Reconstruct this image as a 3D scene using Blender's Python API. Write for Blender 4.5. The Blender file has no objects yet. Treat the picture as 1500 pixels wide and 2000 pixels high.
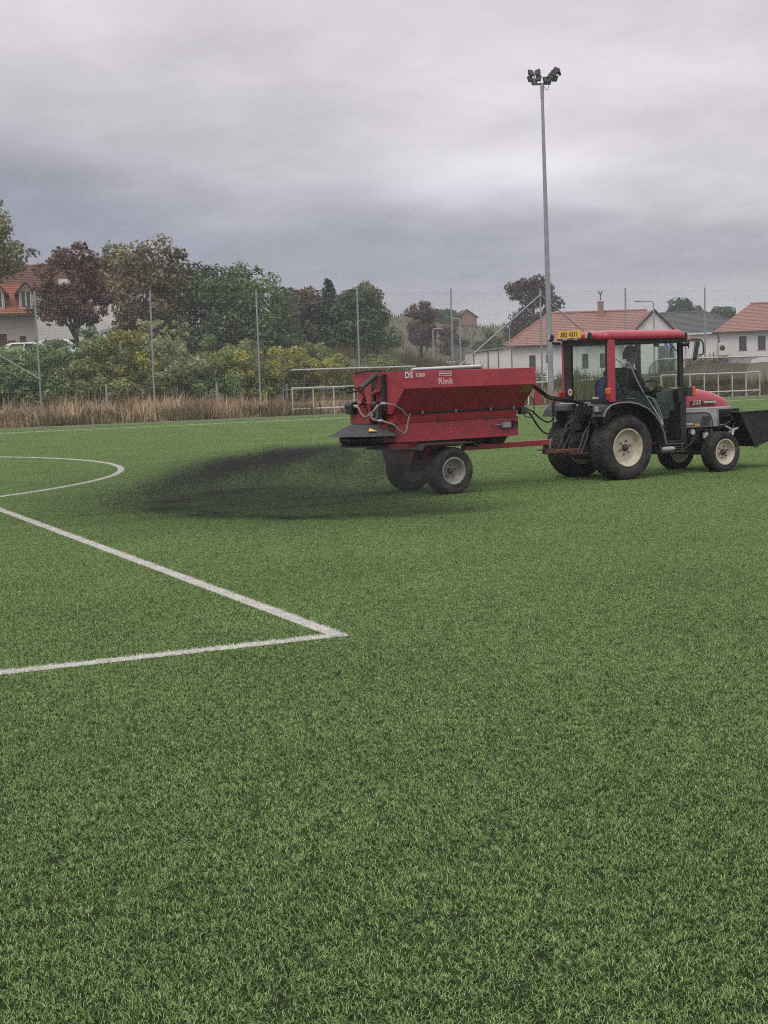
import bpy, math, random
import numpy as np
from mathutils import Vector, Matrix
R = math.radians
SC = bpy.context.scene
COL = SC.collection

# ------------------------------------------------------------------ camera
CAM_H = 1.6115
cam_d = bpy.data.cameras.new("camera"); cam = bpy.data.objects.new("camera", cam_d); COL.objects.link(cam)
PITCH, ROLL = R(5.4075), R(-1.7634)
fw = Vector((0, math.cos(PITCH), -math.sin(PITCH))); up0 = Vector((0, math.sin(PITCH), math.cos(PITCH))); rt0 = Vector((1, 0, 0))
rt = rt0 * math.cos(ROLL) + up0 * math.sin(ROLL); up = -rt0 * math.sin(ROLL) + up0 * math.cos(ROLL)
mw = Matrix((rt, up, -fw)).transposed().to_4x4(); mw.translation = (0, 0, CAM_H)
cam.matrix_world = mw
cam_d.sensor_fit = 'VERTICAL'; cam_d.sensor_height = 36.0; cam_d.lens = 36.0 * 2899.17 / 2000
cam_d.clip_start = 0.1; cam_d.clip_end = 3000
SC.camera = cam

# ------------------------------------------------------------------ exposure
SC.view_settings.view_transform = 'Standard'; SC.view_settings.look = 'None'
SC.view_settings.gamma = 1; SC.view_settings.use_curve_mapping = False
SC.view_settings.exposure = 0.05
SC.cycles.use_denoising = False; SC.cycles.denoiser = 'OPENIMAGEDENOISE'; SC.cycles.denoising_input_passes = 'RGB_ALBEDO_NORMAL'; SC.cycles.denoising_prefilter = 'ACCURATE'
SC.cycles.filter_width = 1.1
SC.cycles.max_bounces = 6; SC.cycles.transparent_max_bounces = 16
SC.cycles.volume_step_rate = 1.0; SC.cycles.volume_max_steps = 256

# ------------------------------------------------------------------ overcast sky
SUN_EL, SUN_ROT = R(60), R(200)
world = bpy.data.worlds.new("World"); SC.world = world; world.use_nodes = True
def sky():
    nt = world.node_tree; N = nt.nodes; Lk = nt.links; N.clear()
    out = N.new('ShaderNodeOutputWorld')
    s = N.new('ShaderNodeTexSky'); s.sky_type = 'NISHITA'; s.sun_disc = False; s.sun_elevation = SUN_EL; s.sun_rotation = SUN_ROT
    b1 = N.new('ShaderNodeBackground'); b1.inputs[1].default_value = 0.07; Lk.new(s.outputs[0], b1.inputs[0])
    tc = N.new('ShaderNodeTexCoord')
    sep = N.new('ShaderNodeSeparateXYZ'); Lk.new(tc.outputs['Generated'], sep.inputs[0])
    def M(op, a, b=None, c=None):
        n = N.new('ShaderNodeMath'); n.operation = op
        for i, v in enumerate((a, b, c)):
            if v is None: continue
            if isinstance(v, (int, float)): n.inputs[i].default_value = v
            else: Lk.new(v, n.inputs[i])
        return n.outputs[0]
    X, Y, Z = sep.outputs
    # clouds lie on a curved layer: stretched towards the horizon
    den = M('ADD', M('ABSOLUTE', Z), 0.13)
    comb = N.new('ShaderNodeCombineXYZ'); Lk.new(M('DIVIDE', X, den), comb.inputs[0]); Lk.new(M('DIVIDE', Y, den), comb.inputs[1])
    def noise(scale, det, off, rough=0.5, dist=0.0, sy=1.0):
        mp = N.new('ShaderNodeMapping'); mp.inputs['Location'].default_value = off; mp.inputs['Scale'].default_value = (1, sy, 1)
        Lk.new(comb.outputs[0], mp.inputs[0])
        n = N.new('ShaderNodeTexNoise'); n.inputs['Scale'].default_value = scale; n.inputs['Detail'].default_value = det
        n.inputs['Roughness'].default_value = rough; n.inputs['Distortion'].default_value = dist
        Lk.new(mp.outputs[0], n.inputs['Vector']); return n.outputs[0]
    n1 = noise(0.45, 3, (3.1, 1.7, 0), 0.45, 0.0, 1.0)
    n2 = noise(1.3, 4, (7.7, 2.2, 0), 0.5, 0.15, 0.8)
    n3 = noise(3.2, 6, (1.3, 8.1, 0), 0.6, 0.25, 0.7)
    n4 = noise(8.5, 5, (5.3, 3.1, 0), 0.6, 0.4, 0.8)
    zn = M('ADD', M('ADD', Z, M('MULTIPLY', M('SUBTRACT', n1, 0.5), 0.06)), M('MULTIPLY', M('SUBTRACT', n2, 0.5), 0.05))
    ramp = N.new('ShaderNodeValToRGB'); cr = ramp.color_ramp; cr.interpolation = 'B_SPLINE'
    Lk.new(Z, ramp.inputs[0])
    stops = [(0.0, (.62, .60, .64)), (.12, (.675, .64, .665)), (.25, (.67, .635, .665)), (.5, (.84, .82, .84)), (1.0, (1.08, 1.06, 1.07))]
    cr.elements[0].position = stops[0][0]; cr.elements[0].color = stops[0][1] + (1,)
    cr.elements[1].position = stops[-1][0]; cr.elements[1].color = stops[-1][1] + (1,)
    for p, c in stops[1:-1]:
        k = cr.elements.new(p); k.color = c + (1,)
    Xc = M('MAXIMUM', M('MINIMUM', X, .3), -.3)
    zc = M('ADD', M('MULTIPLY', Xc, -.07), .082); wd = M('MAXIMUM', M('ADD', M('MULTIPLY', Xc, -.07), .052), .026)
    q = M('DIVIDE', M('SUBTRACT', zn, zc), wd)
    bank = M('MULTIPLY', M('EXPONENT', M('MULTIPLY', M('MULTIPLY', q, q), -1.0)), M('ADD', M('MULTIPLY', Xc, -.9), .88))
    bank = M('MAXIMUM', M('MINIMUM', bank, 1.0), 0.0)
    bm = N.new('ShaderNodeMix'); bm.data_type = 'RGBA'; Lk.new(bank, bm.inputs[0]); Lk.new(ramp.outputs[0], bm.inputs[6]); bm.inputs[7].default_value = (.34, .35, .42, 1)
    # soft streaks
    st = M('ADD', M('MULTIPLY', M('SUBTRACT', n2, 0.5), 0.45), M('ADD', M('MULTIPLY', M('SUBTRACT', n3, 0.5), 0.40), M('MULTIPLY', M('SUBTRACT', n4, 0.5), 0.16)))
    st = M('ADD', st, 1.0)
    # thin place in the cloud where the light comes through
    def thin(dx, dz, w, hh, amt):
        qx = M('DIVIDE', M('SUBTRACT', X, dx), w); qz = M('DIVIDE', M('SUBTRACT', M('ADD', Z, M('MULTIPLY', M('SUBTRACT', n2, 0.5), 0.05)), dz), hh)
        d2 = M('ADD', M('MULTIPLY', qx, qx), M('MULTIPLY', qz, qz))
        g = M('MULTIPLY', M('EXPONENT', M('MULTIPLY', d2, -1.0)), amt)
        return M('MULTIPLY', g, M('GREATER_THAN', Y, 0.0))
    glow = M('ADD', thin(0.092, 0.123, 0.085, 0.022, 0.50), thin(0.15, 0.19, 0.14, 0.030, 0.16))
    st = M('ADD', st, glow)
    mul = N.new('ShaderNodeVectorMath'); mul.operation = 'SCALE'; Lk.new(bm.outputs[2], mul.inputs[0]); Lk.new(st, mul.inputs['Scale'])
    b2 = N.new('ShaderNodeBackground'); b2.inputs[1].default_value = 1.0; Lk.new(mul.outputs[0], b2.inputs[0])
    mx = N.new('ShaderNodeMixShader'); mx.inputs[0].default_value = 0.93
    Lk.new(b1.outputs[0], mx.inputs[1]); Lk.new(b2.outputs[0], mx.inputs[2]); Lk.new(mx.outputs[0], out.inputs[0])
sky()
sun_d = bpy.data.lights.new("sun", 'SUN'); sun_d.energy = 1.2; sun_d.angle = R(35); sun_d.color = (1, .96, .92)
sun = bpy.data.objects.new("sun", sun_d); COL.objects.link(sun)
# light from high up, slightly behind the camera
sun.rotation_euler = (R(90) - SUN_EL, 0, R(-20))

# ------------------------------------------------------------------ frames of reference
TH = 0.436377
CX, CY = -0.30617, 9.02494                          # corner of the penalty area
AV = np.array([-math.sin(TH), math.cos(TH)]); BV = np.array([math.cos(TH), math.sin(TH)])
def pitch(a, b, z=0.0):
    p = np.array([CX, CY]) + a * AV + b * BV
    return (float(p[0]), float(p[1]), z)
RIG = R(31.5); RO = (3.09404, 21.12655)              # tractor rear axle on the ground
UX, UY = math.cos(RIG), math.sin(RIG)
def rig(u, v, z=0.0):
    return (RO[0] + u * UX - v * UY, RO[1] + u * UY + v * UX, z)

# ------------------------------------------------------------------ materials
MATS = {}
def mat(name, col, rough=0.6, metal=0.0, var=0.15, scale=8.0, bump=0.0, bscale=40.0, col2=None, spec=0.5, coat=0.0, dirt=None, dirt_amt=0.0, dscale=3.0):
    if name in MATS: return MATS[name]
    m = bpy.data.materials.new(name); m.use_nodes = True
    nt = m.node_tree; N = nt.nodes; Lk = nt.links
    b = N['Principled BSDF']
    b.inputs['Roughness'].default_value = rough; b.inputs['Metallic'].default_value = metal
    b.inputs['Specular IOR Level'].default_value = spec; b.inputs['Coat Weight'].default_value = coat
    tc = N.new('ShaderNodeTexCoord')
    nz = N.new('ShaderNodeTexNoise'); nz.inputs['Scale'].default_value = scale; nz.inputs['Detail'].default_value = 5
    Lk.new(tc.outputs['Object'], nz.inputs['Vector'])
    rp = N.new('ShaderNodeValToRGB'); Lk.new(nz.outputs[0], rp.inputs[0])
    c2 = col2 or tuple(min(1, c * (1 + var)) for c in col)
    c1 = col if col2 else tuple(c * (1 - var) for c in col)
    rp.color_ramp.elements[0].position = .3; rp.color_ramp.elements[1].position = .7
    rp.color_ramp.elements[0].color = tuple(c1) + (1,); rp.color_ramp.elements[1].color = tuple(c2) + (1,)
    last = rp.outputs[0]
    if dirt:
        n2 = N.new('ShaderNodeTexNoise'); n2.inputs['Scale'].default_value = dscale; n2.inputs['Detail'].default_value = 7; n2.inputs['Roughness'].default_value = .7
        Lk.new(tc.outputs['Object'], n2.inputs['Vector'])
        r2 = N.new('ShaderNodeMapRange'); r2.inputs[1].default_value = .42; r2.inputs[2].default_value = .72; r2.inputs[3].default_value = 0; r2.inputs[4].default_value = dirt_amt
        Lk.new(n2.outputs[0], r2.inputs[0])
        mx = N.new('ShaderNodeMix'); mx.data_type = 'RGBA'
        Lk.new(r2.outputs[0], mx.inputs[0]); Lk.new(last, mx.inputs[6]); mx.inputs[7].default_value = tuple(dirt) + (1,)
        last = mx.outputs[2]
    Lk.new(last, b.inputs['Base Color'])
    if bump:
        n3 = N.new('ShaderNodeTexNoise'); n3.inputs['Scale'].default_value = bscale; n3.inputs['Detail'].default_value = 4
        Lk.new(tc.outputs['Object'], n3.inputs['Vector'])
        bp = N.new('ShaderNodeBump'); bp.inputs['Strength'].default_value = bump; bp.inputs['Distance'].default_value = 0.02
        Lk.new(n3.outputs[0], bp.inputs['Height']); Lk.new(bp.outputs[0], b.inputs['Normal'])
    MATS[name] = m; return m
def glass(name, tint=(.55, .64, .6), gloss=0.10):
    if name in MATS: return MATS[name]
    m = bpy.data.materials.new(name); m.use_nodes = True
    nt = m.node_tree; N = nt.nodes; Lk = nt.links; N.clear()
    o = N.new('ShaderNodeOutputMaterial'); t = N.new('ShaderNodeBsdfTransparent'); t.inputs[0].default_value = tint + (1,)
    g = N.new('ShaderNodeBsdfGlossy'); g.inputs['Roughness'].default_value = .03; g.inputs[0].default_value = (.9, .9, .9, 1)
    f = N.new('ShaderNodeLayerWeight'); f.inputs[0].default_value = .5
    p5 = N.new('ShaderNodeMath'); p5.operation = 'POWER'; p5.inputs[1].default_value = 4.0; Lk.new(f.outputs['Facing'], p5.inputs[0])
    ma = N.new('ShaderNodeMath'); ma.operation = 'MULTIPLY_ADD'; ma.inputs[1].default_value = .5; ma.inputs[2].default_value = gloss * .35; Lk.new(p5.outputs[0], ma.inputs[0])
    mx = N.new('ShaderNodeMixShader'); Lk.new(ma.outputs[0], mx.inputs[0]); Lk.new(t.outputs[0], mx.inputs[1]); Lk.new(g.outputs[0], mx.inputs[2])
    Lk.new(mx.outputs[0], o.inputs[0]); MATS[name] = m; return m
def leafmat(name, cols, rough=.65):
    """leaf colour varies leaf by leaf (attribute rnd) and clump by clump (attribute clump)"""
    if name in MATS: return MATS[name]
    m = bpy.data.materials.new(name); m.use_nodes = True
    nt = m.node_tree; N = nt.nodes; Lk = nt.links
    b = N['Principled BSDF']; b.inputs['Roughness'].default_value = rough; b.inputs['Specular IOR Level'].default_value = .25
    a1 = N.new('ShaderNodeAttribute'); a1.attribute_name = 'rnd'; a2 = N.new('ShaderNodeAttribute'); a2.attribute_name = 'clump'
    ad = N.new('ShaderNodeMath'); ad.operation = 'MULTIPLY_ADD'; ad.inputs[1].default_value = .45
    m2 = N.new('ShaderNodeMath'); m2.operation = 'MULTIPLY'; m2.inputs[1].default_value = .55
    Lk.new(a2.outputs['Fac'], m2.inputs[0]); Lk.new(a1.outputs['Fac'], ad.inputs[0]); Lk.new(m2.outputs[0], ad.inputs[2])
    rp = N.new('ShaderNodeValToRGB'); Lk.new(ad.outputs[0], rp.inputs[0])
    el = rp.color_ramp.elements
    n = len(cols)
    el[0].position = .12; el[0].color = tuple(cols[0]) + (1,); el[1].position = .88; el[1].color = tuple(cols[-1]) + (1,)
    for i in range(1, n - 1):
        k = el.new(.12 + .76 * i / (n - 1)); k.color = tuple(cols[i]) + (1,)
    Lk.new(rp.outputs[0], b.inputs['Base Color'])
    tr = N.new('ShaderNodeBsdfTranslucent'); Lk.new(rp.outputs[0], tr.inputs[0])
    mx = N.new('ShaderNodeMixShader'); mx.inputs[0].default_value = .25
    o = N['Material Output']; Lk.new(b.outputs[0], mx.inputs[1]); Lk.new(tr.outputs[0], mx.inputs[2]); Lk.new(mx.outputs[0], o.inputs[0])
    MATS[name] = m; return m

RED = mat('red_paint', (.49, .054, .072), .42, var=.10, scale=3, dirt=(.085, .042, .042), dirt_amt=.6, dscale=7, coat=.15, bump=.04, bscale=25)
REDROOF = mat('red_cab_paint', (.50, .055, .08), .32, var=.08, scale=4, dirt=(.27, .06, .07), dirt_amt=.35, coat=.3)
REDDIRTY = mat('dirty_red_paint', (.27, .035, .04), .6, var=.2, dirt=(.05, .04, .035), dirt_amt=.8, dscale=7)
BLACK = mat('black_paint', (.018, .019, .02), .45, var=.3, scale=6, dirt=(.07, .066, .06), dirt_amt=.5, dscale=6)
BLACKP = mat('black_plastic', (.03, .032, .035), .6, var=.3, dirt=(.08, .08, .075), dirt_amt=.4)
RUBBER = mat('tyre_rubber', (.022, .022, .023), .85, var=.3, scale=12, dirt=(.11, .095, .08), dirt_amt=.85, dscale=6, bump=.2, bscale=60)
CREAM = mat('cream_rim_paint', (.68, .61, .48), .45, var=.06, dirt=(.26, .21, .16), dirt_amt=.8, dscale=9)
GREYRIM = mat('worn_grey_rim_paint', (.42, .40, .37), .55, var=.15, dirt=(.12, .11, .10), dirt_amt=.8, dscale=8)
SILVER = mat('silver_paint', (.52, .52, .52), .42, metal=.15, var=.08, dirt=(.2, .19, .18), dirt_amt=.5)
STEEL = mat('galvanised_steel', (.36, .375, .40), .5, metal=.35, var=.14, scale=5)
DARKSTEEL = mat('dark_steel', (.07, .07, .07), .55, metal=.4, var=.3, dirt=(.12, .08, .06), dirt_amt=.6)
RUST = mat('rusty_steel', (.17, .07, .05), .75, var=.35, dirt=(.07, .05, .045), dirt_amt=.8, dscale=12)
HOSEB = mat('black_hose_rubber', (.015, .015, .016), .5)
HOSET = mat('dusty_tan_hose', (.33, .28, .24), .7, var=.2, scale=30)
WHITEP = mat('white_paint', (.74, .73, .71), .5, var=.06, dirt=(.45, .43, .38), dirt_amt=.4)
WHITEPRINT = mat('white_print', (.82, .81, .80), .5, var=.02)
YELLOW = mat('yellow_sticker', (.75, .50, .05), .5, var=.05)
YELLOWD = mat('faded_yellow_sticker', (.33, .20, .05), .6, var=.2, scale=20)
PLATE = mat('yellow_number_plate', (.80, .47, .07), .45, var=.04)
BLUEP = mat('blue_print', (.03, .05, .22), .5, var=.05)
AMBER = mat('amber_lens', (.75, .16, .03), .25, var=.05)
REDLENS = mat('red_lens', (.4, .03, .03), .25, var=.05)
LENS = mat('clear_lens', (.55, .57, .58), .1, var=.1)
DARKGLASS = mat('dark_headlight_glass', (.022, .023, .026), .3, var=.3, spec=.25)
GLASS = glass('cab_glass', (.93, .965, .945))
POLY = glass('smoky_polycarbonate', (.80, .78, .77), .2)
WIN = mat('window_glass', (.055, .06, .06), .08, var=.3, scale=.6)
GREYPL = mat('grey_plastic', (.10, .105, .11), .6, var=.15)
SEATM = mat('seat_vinyl', (.02, .021, .023), .6)
RUBBERMAT = mat('crumbed_skirt_rubber', (.055, .056, .06), .7, var=.3, scale=20, dirt=(.015, .015, .015), dirt_amt=.7, dscale=14)

# ------------------------------------------------------------------ mesh building
class MB:
    def __init__(s): s.v = []; s.f = []; s.sm = []; s.o = (0, 0, 0)
    def add(s, vs, fs, smooth=False):
        k = len(s.v); s.v += [tuple(p) for p in vs]; s.f += [tuple(i + k for i in f) for f in fs]; s.sm += [smooth] * len(fs); return s
    def box(s, x0, x1, y0, y1, z0, z1, m=None):
        vs = [(x, y, z) for z in (z0, z1) for y in (y0, y1) for x in (x0, x1)]
        if m is not None: vs = [tuple(m @ Vector(p)) for p in vs]
        return s.add(vs, [(0, 2, 3, 1), (4, 5, 7, 6), (0, 1, 5, 4), (2, 6, 7, 3), (0, 4, 6, 2), (1, 3, 7, 5)])
    def rbox(s, x0, x1, y0, y1, z0, z1, r, m=None):
        """box with chamfered edges"""
        sec = []
        for z, d in ((z0, r), (z0 + r, 0), (z1 - r, 0), (z1, r)):
            a, b, c, e = x0 + d, x1 - d, y0 + d, y1 - d; q = r * .7
            sec.append([(a + q, c, z), (b - q, c, z), (b, c + q, z), (b, e - q, z), (b - q, e, z), (a + q, e, z), (a, e - q, z), (a, c + q, z)])
        return s.loft(sec, closed=True, caps=True, m=m)
    def loft(s, secs, closed=True, caps=False, smooth=False, m=None):
        n = len(secs[0]); vs = [p for q in secs for p in q]
        if m is not None: vs = [tuple(m @ Vector(p)) for p in vs]
        fs = []
        for i in range(len(secs) - 1):
            for j in range(n if closed else n - 1):
                a = i * n + j; b = i * n + (j + 1) % n
                fs.append((a, b, b + n, a + n))
        s.add(vs, fs, smooth)
        if caps:
            s.add([vs[j] for j in range(n)], [tuple(range(n))[::-1]]); s.add(vs[-n:], [tuple(range(n))])
        return s
    def prism(s, poly, lo, hi, axis='y'):
        """polygon in the plane across the axis, extruded from lo to hi"""
        f = {'y': lambda p, t: (p[0], t, p[1]), 'x': lambda p, t: (t, p[0], p[1]), 'z': lambda p, t: (p[0], p[1], t)}[axis]
        n = len(poly)
        return s.add([f(p, lo) for p in poly] + [f(p, hi) for p in poly],
                     [tuple(range(n)), tuple(range(2 * n - 1, n - 1, -1))] + [(i, i + n, (i + 1) % n + n, (i + 1) % n) for i in range(n)])
    def tube(s, pts, r, n=8, smooth=True, caps=True):
        P = [Vector(p) for p in pts]; secs = []
        rs = r if isinstance(r, (list, tuple)) else [r] * len(P)
        t0 = (P[1] - P[0]).normalized(); u = t0.orthogonal().normalized()
        for i, p in enumerate(P):
            if i == 0: t = t0
            elif i == len(P) - 1: t = (P[i] - P[i - 1]).normalized()
            else: t = ((P[i + 1] - p).normalized() + (p - P[i - 1]).normalized()).normalized()
            u = (u - t * u.dot(t)).normalized(); w = t.cross(u)
            secs.append([tuple(p + (u * math.cos(2 * math.pi * j / n) + w * math.sin(2 * math.pi * j / n)) * rs[i]) for j in range(n)])
        return s.loft(secs, True, caps, smooth)
    def lathe(s, prof, c, n=24, axis='y', smooth=True):
        """profile of (radius, along) round the axis through c"""
        secs = []
        for r_, t in prof:
            ring = []
            for j in range(n):
                a = 2 * math.pi * j / n; x, z = r_ * math.cos(a), r_ * math.sin(a)
                ring.append({'y': (c[0] + x, c[1] + t, c[2] + z), 'x': (c[0] + t, c[1] + x, c[2] + z), 'z': (c[0] + x, c[1] + z, c[2] + t)}[axis])
            secs.append(ring)
        return s.loft(secs, True, False, smooth)
    def cyl(s, c, r, h0, h1, axis='y', n=16, smooth=True):
        s.lathe([(r, h0), (r, h1)], c, n, axis, smooth)
        for h_, rev in ((h0, 0), (h1, 1)):
            ring = []
            for j in range(n):
                a = 2 * math.pi * j / n; x, z = r * math.cos(a), r * math.sin(a)
                ring.append({'y': (c[0] + x, c[1] + h_, c[2] + z), 'x': (c[0] + h_, c[1] + x, c[2] + z), 'z': (c[0] + x, c[1] + z, c[2] + h_)}[axis])
            s.add(ring, [tuple(range(n))])
        return s
    def mesh(s, name, m, org=(0, 0, 0)):
        me = bpy.data.meshes.new(name)
        me.from_pydata([(a - org[0], b - org[1], c - org[2]) for a, b, c in s.v], [], s.f)
        me.materials.append(m); me.polygons.foreach_set('use_smooth', s.sm); me.update()
        return me
    def build(s, name, m, parent=None, org=(0, 0, 0), **tags):
        o = bpy.data.objects.new(name, s.mesh(name, m, org)); COL.objects.link(o)
        if parent: o.parent = parent
        for k, v in tags.items(): o[k] = v
        return o
def thing(name, label, cat, loc=(0, 0, 0), rz=0.0, group=None):
    o = bpy.data.objects.new(name, None); COL.objects.link(o); o.location = loc; o.rotation_euler = (0, 0, rz)
    o['label'] = label; o['category'] = cat
    if group: o['group'] = group
    return o
def copy_tree(o, parent=None):
    c = o.copy(); COL.objects.link(c)
    if parent: c.parent = parent
    for ch in [x for x in bpy.data.objects if x.parent == o]: copy_tree(ch, c)
    return c
def put(name, me, parent, **tags):
    o = bpy.data.objects.new(name, me); COL.objects.link(o); o.parent = parent
    for k, v in tags.items(): o[k] = v
    return o
def text(name, body, size, m, parent, loc, ex, ey, extrude=.0015, align='CENTER', bold=0.0, shear=0.0, sx=1.0):
    """flat lettering; ex = reading direction, ey = up"""
    cu = bpy.data.curves.new(name, 'FONT'); cu.body = body; cu.size = size; cu.extrude = extrude; cu.align_x = align; cu.align_y = 'CENTER'; cu.space_character = 1.12; cu.offset = bold; cu.shear = shear
    t = bpy.data.objects.new(name, cu); COL.objects.link(t)
    me = bpy.data.meshes.new_from_object(t.evaluated_get(bpy.context.evaluated_depsgraph_get()))
    bpy.data.objects.remove(t); me.name = name; me.materials.clear(); me.materials.append(m)
    ex = Vector(ex).normalized(); ey = Vector(ey).normalized(); ez = ex.cross(ey)
    M4 = Matrix((ex * sx, ey, ez)).transposed().to_4x4(); M4.translation = loc
    me.transform(M4)
    o = bpy.data.objects.new(name, me); COL.objects.link(o); o.parent = parent
    return o
def np_mesh(name, V, F, m, attrs=None, smooth=False):
    """V (n,3), F list of arrays of equal-sided faces"""
    me = bpy.data.meshes.new(name)
    me.vertices.add(len(V)); me.vertices.foreach_set('co', np.asarray(V, np.float32).ravel())
    loops = np.concatenate([f.ravel() for f in F]).astype(np.int32)
    sizes = np.concatenate([np.full(len(f), f.shape[1], np.int32) for f in F])
    me.loops.add(len(loops)); me.loops.foreach_set('vertex_index', loops)
    me.polygons.add(len(sizes)); me.polygons.foreach_set('loop_start', np.concatenate([[0], np.cumsum(sizes)[:-1]]).astype(np.int32))
    me.update(calc_edges=True); me.validate()
    me.materials.append(m)
    for k, a in (attrs or {}).items():
        at = me.attributes.new(k, 'FLOAT', 'FACE'); at.data.foreach_set('value', np.asarray(a, np.float32))
    return me
def link(name, me, parent=None, **tags):
    o = bpy.data.objects.new(name, me); COL.objects.link(o)
    if parent: o.parent = parent
    for k, v in tags.items(): o[k] = v
    return o

# ------------------------------------------------------------------ terrain
def sstep(a, b, x):
    t = np.clip((x - a) / (b - a), 0, 1); return t * t * (3 - 2 * t)
def ground_z(x, y):
    x = np.asarray(x, float); y = np.asarray(y, float)
    a = (x - CX) * AV[0] + (y - CY) * AV[1]
    left = 1 - sstep(-2, 9, x - (y - 80) * .03)
    bank = sstep(56.5, 76, a) * (2.55 * left + .55 * (1 - left))
    hill = sstep(135, 250, y) * 8.0 * np.exp(-((x - 8) / 55.0) ** 2)
    right = sstep(95, 135, y) * sstep(20, 30, x) * 1.0
    wob = .12 * np.sin(x * .7 + y * .3) * sstep(58, 70, a)
    return bank + hill + right + wob
def gz(x, y): return float(ground_z(x, y))

def pitch_mask_material(name, base_cols, blades):
    """turf fibres: green, white where the pitch lines run, blackened where rubber crumb has landed"""
    m = bpy.data.materials.new(name); m.use_nodes = True
    nt = m.node_tree; N = nt.nodes; Lk = nt.links; b = N['Principled BSDF']
    def M(op, a, c=None, d=None):
        n = N.new('ShaderNodeMath'); n.operation = op
        for i, v in enumerate((a, c, d)):
            if v is None: continue
            if isinstance(v, (int, float)): n.inputs[i].default_value = v
            else: Lk.new(v, n.inputs[i])
        return n.outputs[0]
    g = N.new('ShaderNodeNewGeometry')
    sp = N.new('ShaderNodeSeparateXYZ'); Lk.new(g.outputs['Position'], sp.inputs[0]); X, Y = sp.outputs[0], sp.outputs[1]
    dx, dy = M('SUBTRACT', X, CX), M('SUBTRACT', Y, CY)
    A = M('ADD', M('MULTIPLY', dx, AV[0]), M('MULTIPLY', dy, AV[1])); B = M('ADD', M('MULTIPLY', dx, BV[0]), M('MULTIPLY', dy, BV[1]))
    W = .050
    front = M('MULTIPLY', M('LESS_THAN', M('ABSOLUTE', B), W), M('MULTIPLY', M('GREATER_THAN', A, -W), M('LESS_THAN', A, 40.38)))
    side = M('MULTIPLY', M('LESS_THAN', M('ABSOLUTE', A), W), M('LESS_THAN', B, W))
    rr = M('SQRT', M('ADD', M('POWER', M('SUBTRACT', A, 20.16), 2), M('POWER', M('ADD', B, 5.38), 2)))
    arc = M('MULTIPLY', M('LESS_THAN', M('ABSOLUTE', M('SUBTRACT', rr, 9.15)), W), M('GREATER_THAN', B, 0))
    tch = M('LESS_THAN', M('ABSOLUTE', M('SUBTRACT', A, 40.12)), W)
    white = M('MAXIMUM', M('MAXIMUM', front, side), M('MAXIMUM', arc, tch))
    def noise(scale, det=3, rough=.5):
        n = N.new('ShaderNodeTexNoise'); n.inputs['Scale'].default_value = scale; n.inputs['Detail'].default_value = det; n.inputs['Roughness'].default_value = rough
        Lk.new(g.outputs['Position'], n.inputs['Vector']); return n.outputs[0]
    fac = M('ADD', M('ADD', M('MULTIPLY', noise(7.5, 4, .6), .45), M('MULTIPLY', M('SUBTRACT', noise(30, 3, .6), .34), .75)), M('MULTIPLY', noise(.7, 3), .36))
    if blades:
        at = N.new('ShaderNodeAttribute'); at.attribute_name = 'rnd'
        fac = M('ADD', M('MULTIPLY', at.outputs['Fac'], .75), M('MULTIPLY', fac, .46))
    rp = N.new('ShaderNodeValToRGB'); Lk.new(fac, rp.inputs[0]); el = rp.color_ramp.elements
    el[0].position = .2; el[0].color = base_cols[0] + (1,); el[1].position = .85; el[1].color = base_cols[-1] + (1,)
    for i, c in enumerate(base_cols[1:-1]):
        k = el.new(.2 + .65 * (i + 1) / (len(base_cols) - 1)); k.color = c + (1,)
    # crumb landing area behind the spinner
    sx, sy, _ = rig(-4.0, 0)
    ex, ey = M('SUBTRACT', X, sx), M('SUBTRACT', Y, sy)
    U_ = M('ADD', M('MULTIPLY', ex, UX), M('MULTIPLY', ey, UY)); V_ = M('ADD', M('MULTIPLY', ex, -UY), M('MULTIPLY', ey, UX))
    rad = M('SQRT', M('ADD', M('MULTIPLY', U_, U_), M('MULTIPLY', V_, V_)))
    nn = noise(1.3, 4, .6)
    rad2 = M('ADD', rad, M('MULTIPLY', M('SUBTRACT', nn, .5), .5))
    def sm(lo, hi, v):
        n = N.new('ShaderNodeMapRange'); n.interpolation_type = 'SMOOTHSTEP'; n.inputs[1].default_value = lo; n.inputs[2].default_value = hi
        Lk.new(v, n.inputs[0]); return n.outputs[0]
    inner = M('SUBTRACT', 1, sm(2.45, 2.95, rad2))
    rim = M('MULTIPLY', sm(2.0, 2.5, rad2), M('SUBTRACT', 1, sm(2.55, 3.0, rad2)))
    behind = M('SUBTRACT', 1, sm(-.6, 1.3, U_))
    halo = M('SUBTRACT', 1, sm(2.6, 5.2, rad2))
    dep = M('MULTIPLY', M('ADD', M('ADD', M('MULTIPLY', inner, .26), M('MULTIPLY', M('MULTIPLY', rim, sm(.32, .66, noise(2.2, 4, .65))), .46)), M('MULTIPLY', halo, .20)), behind)
    # fibres pressed flat by the wheels show more of the black infill
    trk = M('MULTIPLY', M('MULTIPLY', sm(.30, .36, M('ABSOLUTE', V_)), M('SUBTRACT', 1, sm(.60, .68, M('ABSOLUTE', V_)))), M('SUBTRACT', 1, sm(3.9, 4.2, U_)))
    dep = M('ADD', dep, M('MULTIPLY', M('MULTIPLY', trk, noise(3.0, 3)), .26))
    mx = N.new('ShaderNodeMix'); mx.data_type = 'RGBA'; Lk.new(white, mx.inputs[0]); Lk.new(rp.outputs[0], mx.inputs[6]); mx.inputs[7].default_value = (.72, .70, .67, 1)
    m2 = N.new('ShaderNodeMix'); m2.data_type = 'RGBA'; Lk.new(M('MINIMUM', dep, .9), m2.inputs[0]); Lk.new(mx.outputs[2], m2.inputs[6]); m2.inputs[7].default_value = (.014, .014, .015, 1)
    Lk.new(m2.outputs[2], b.inputs['Base Color'])
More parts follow.
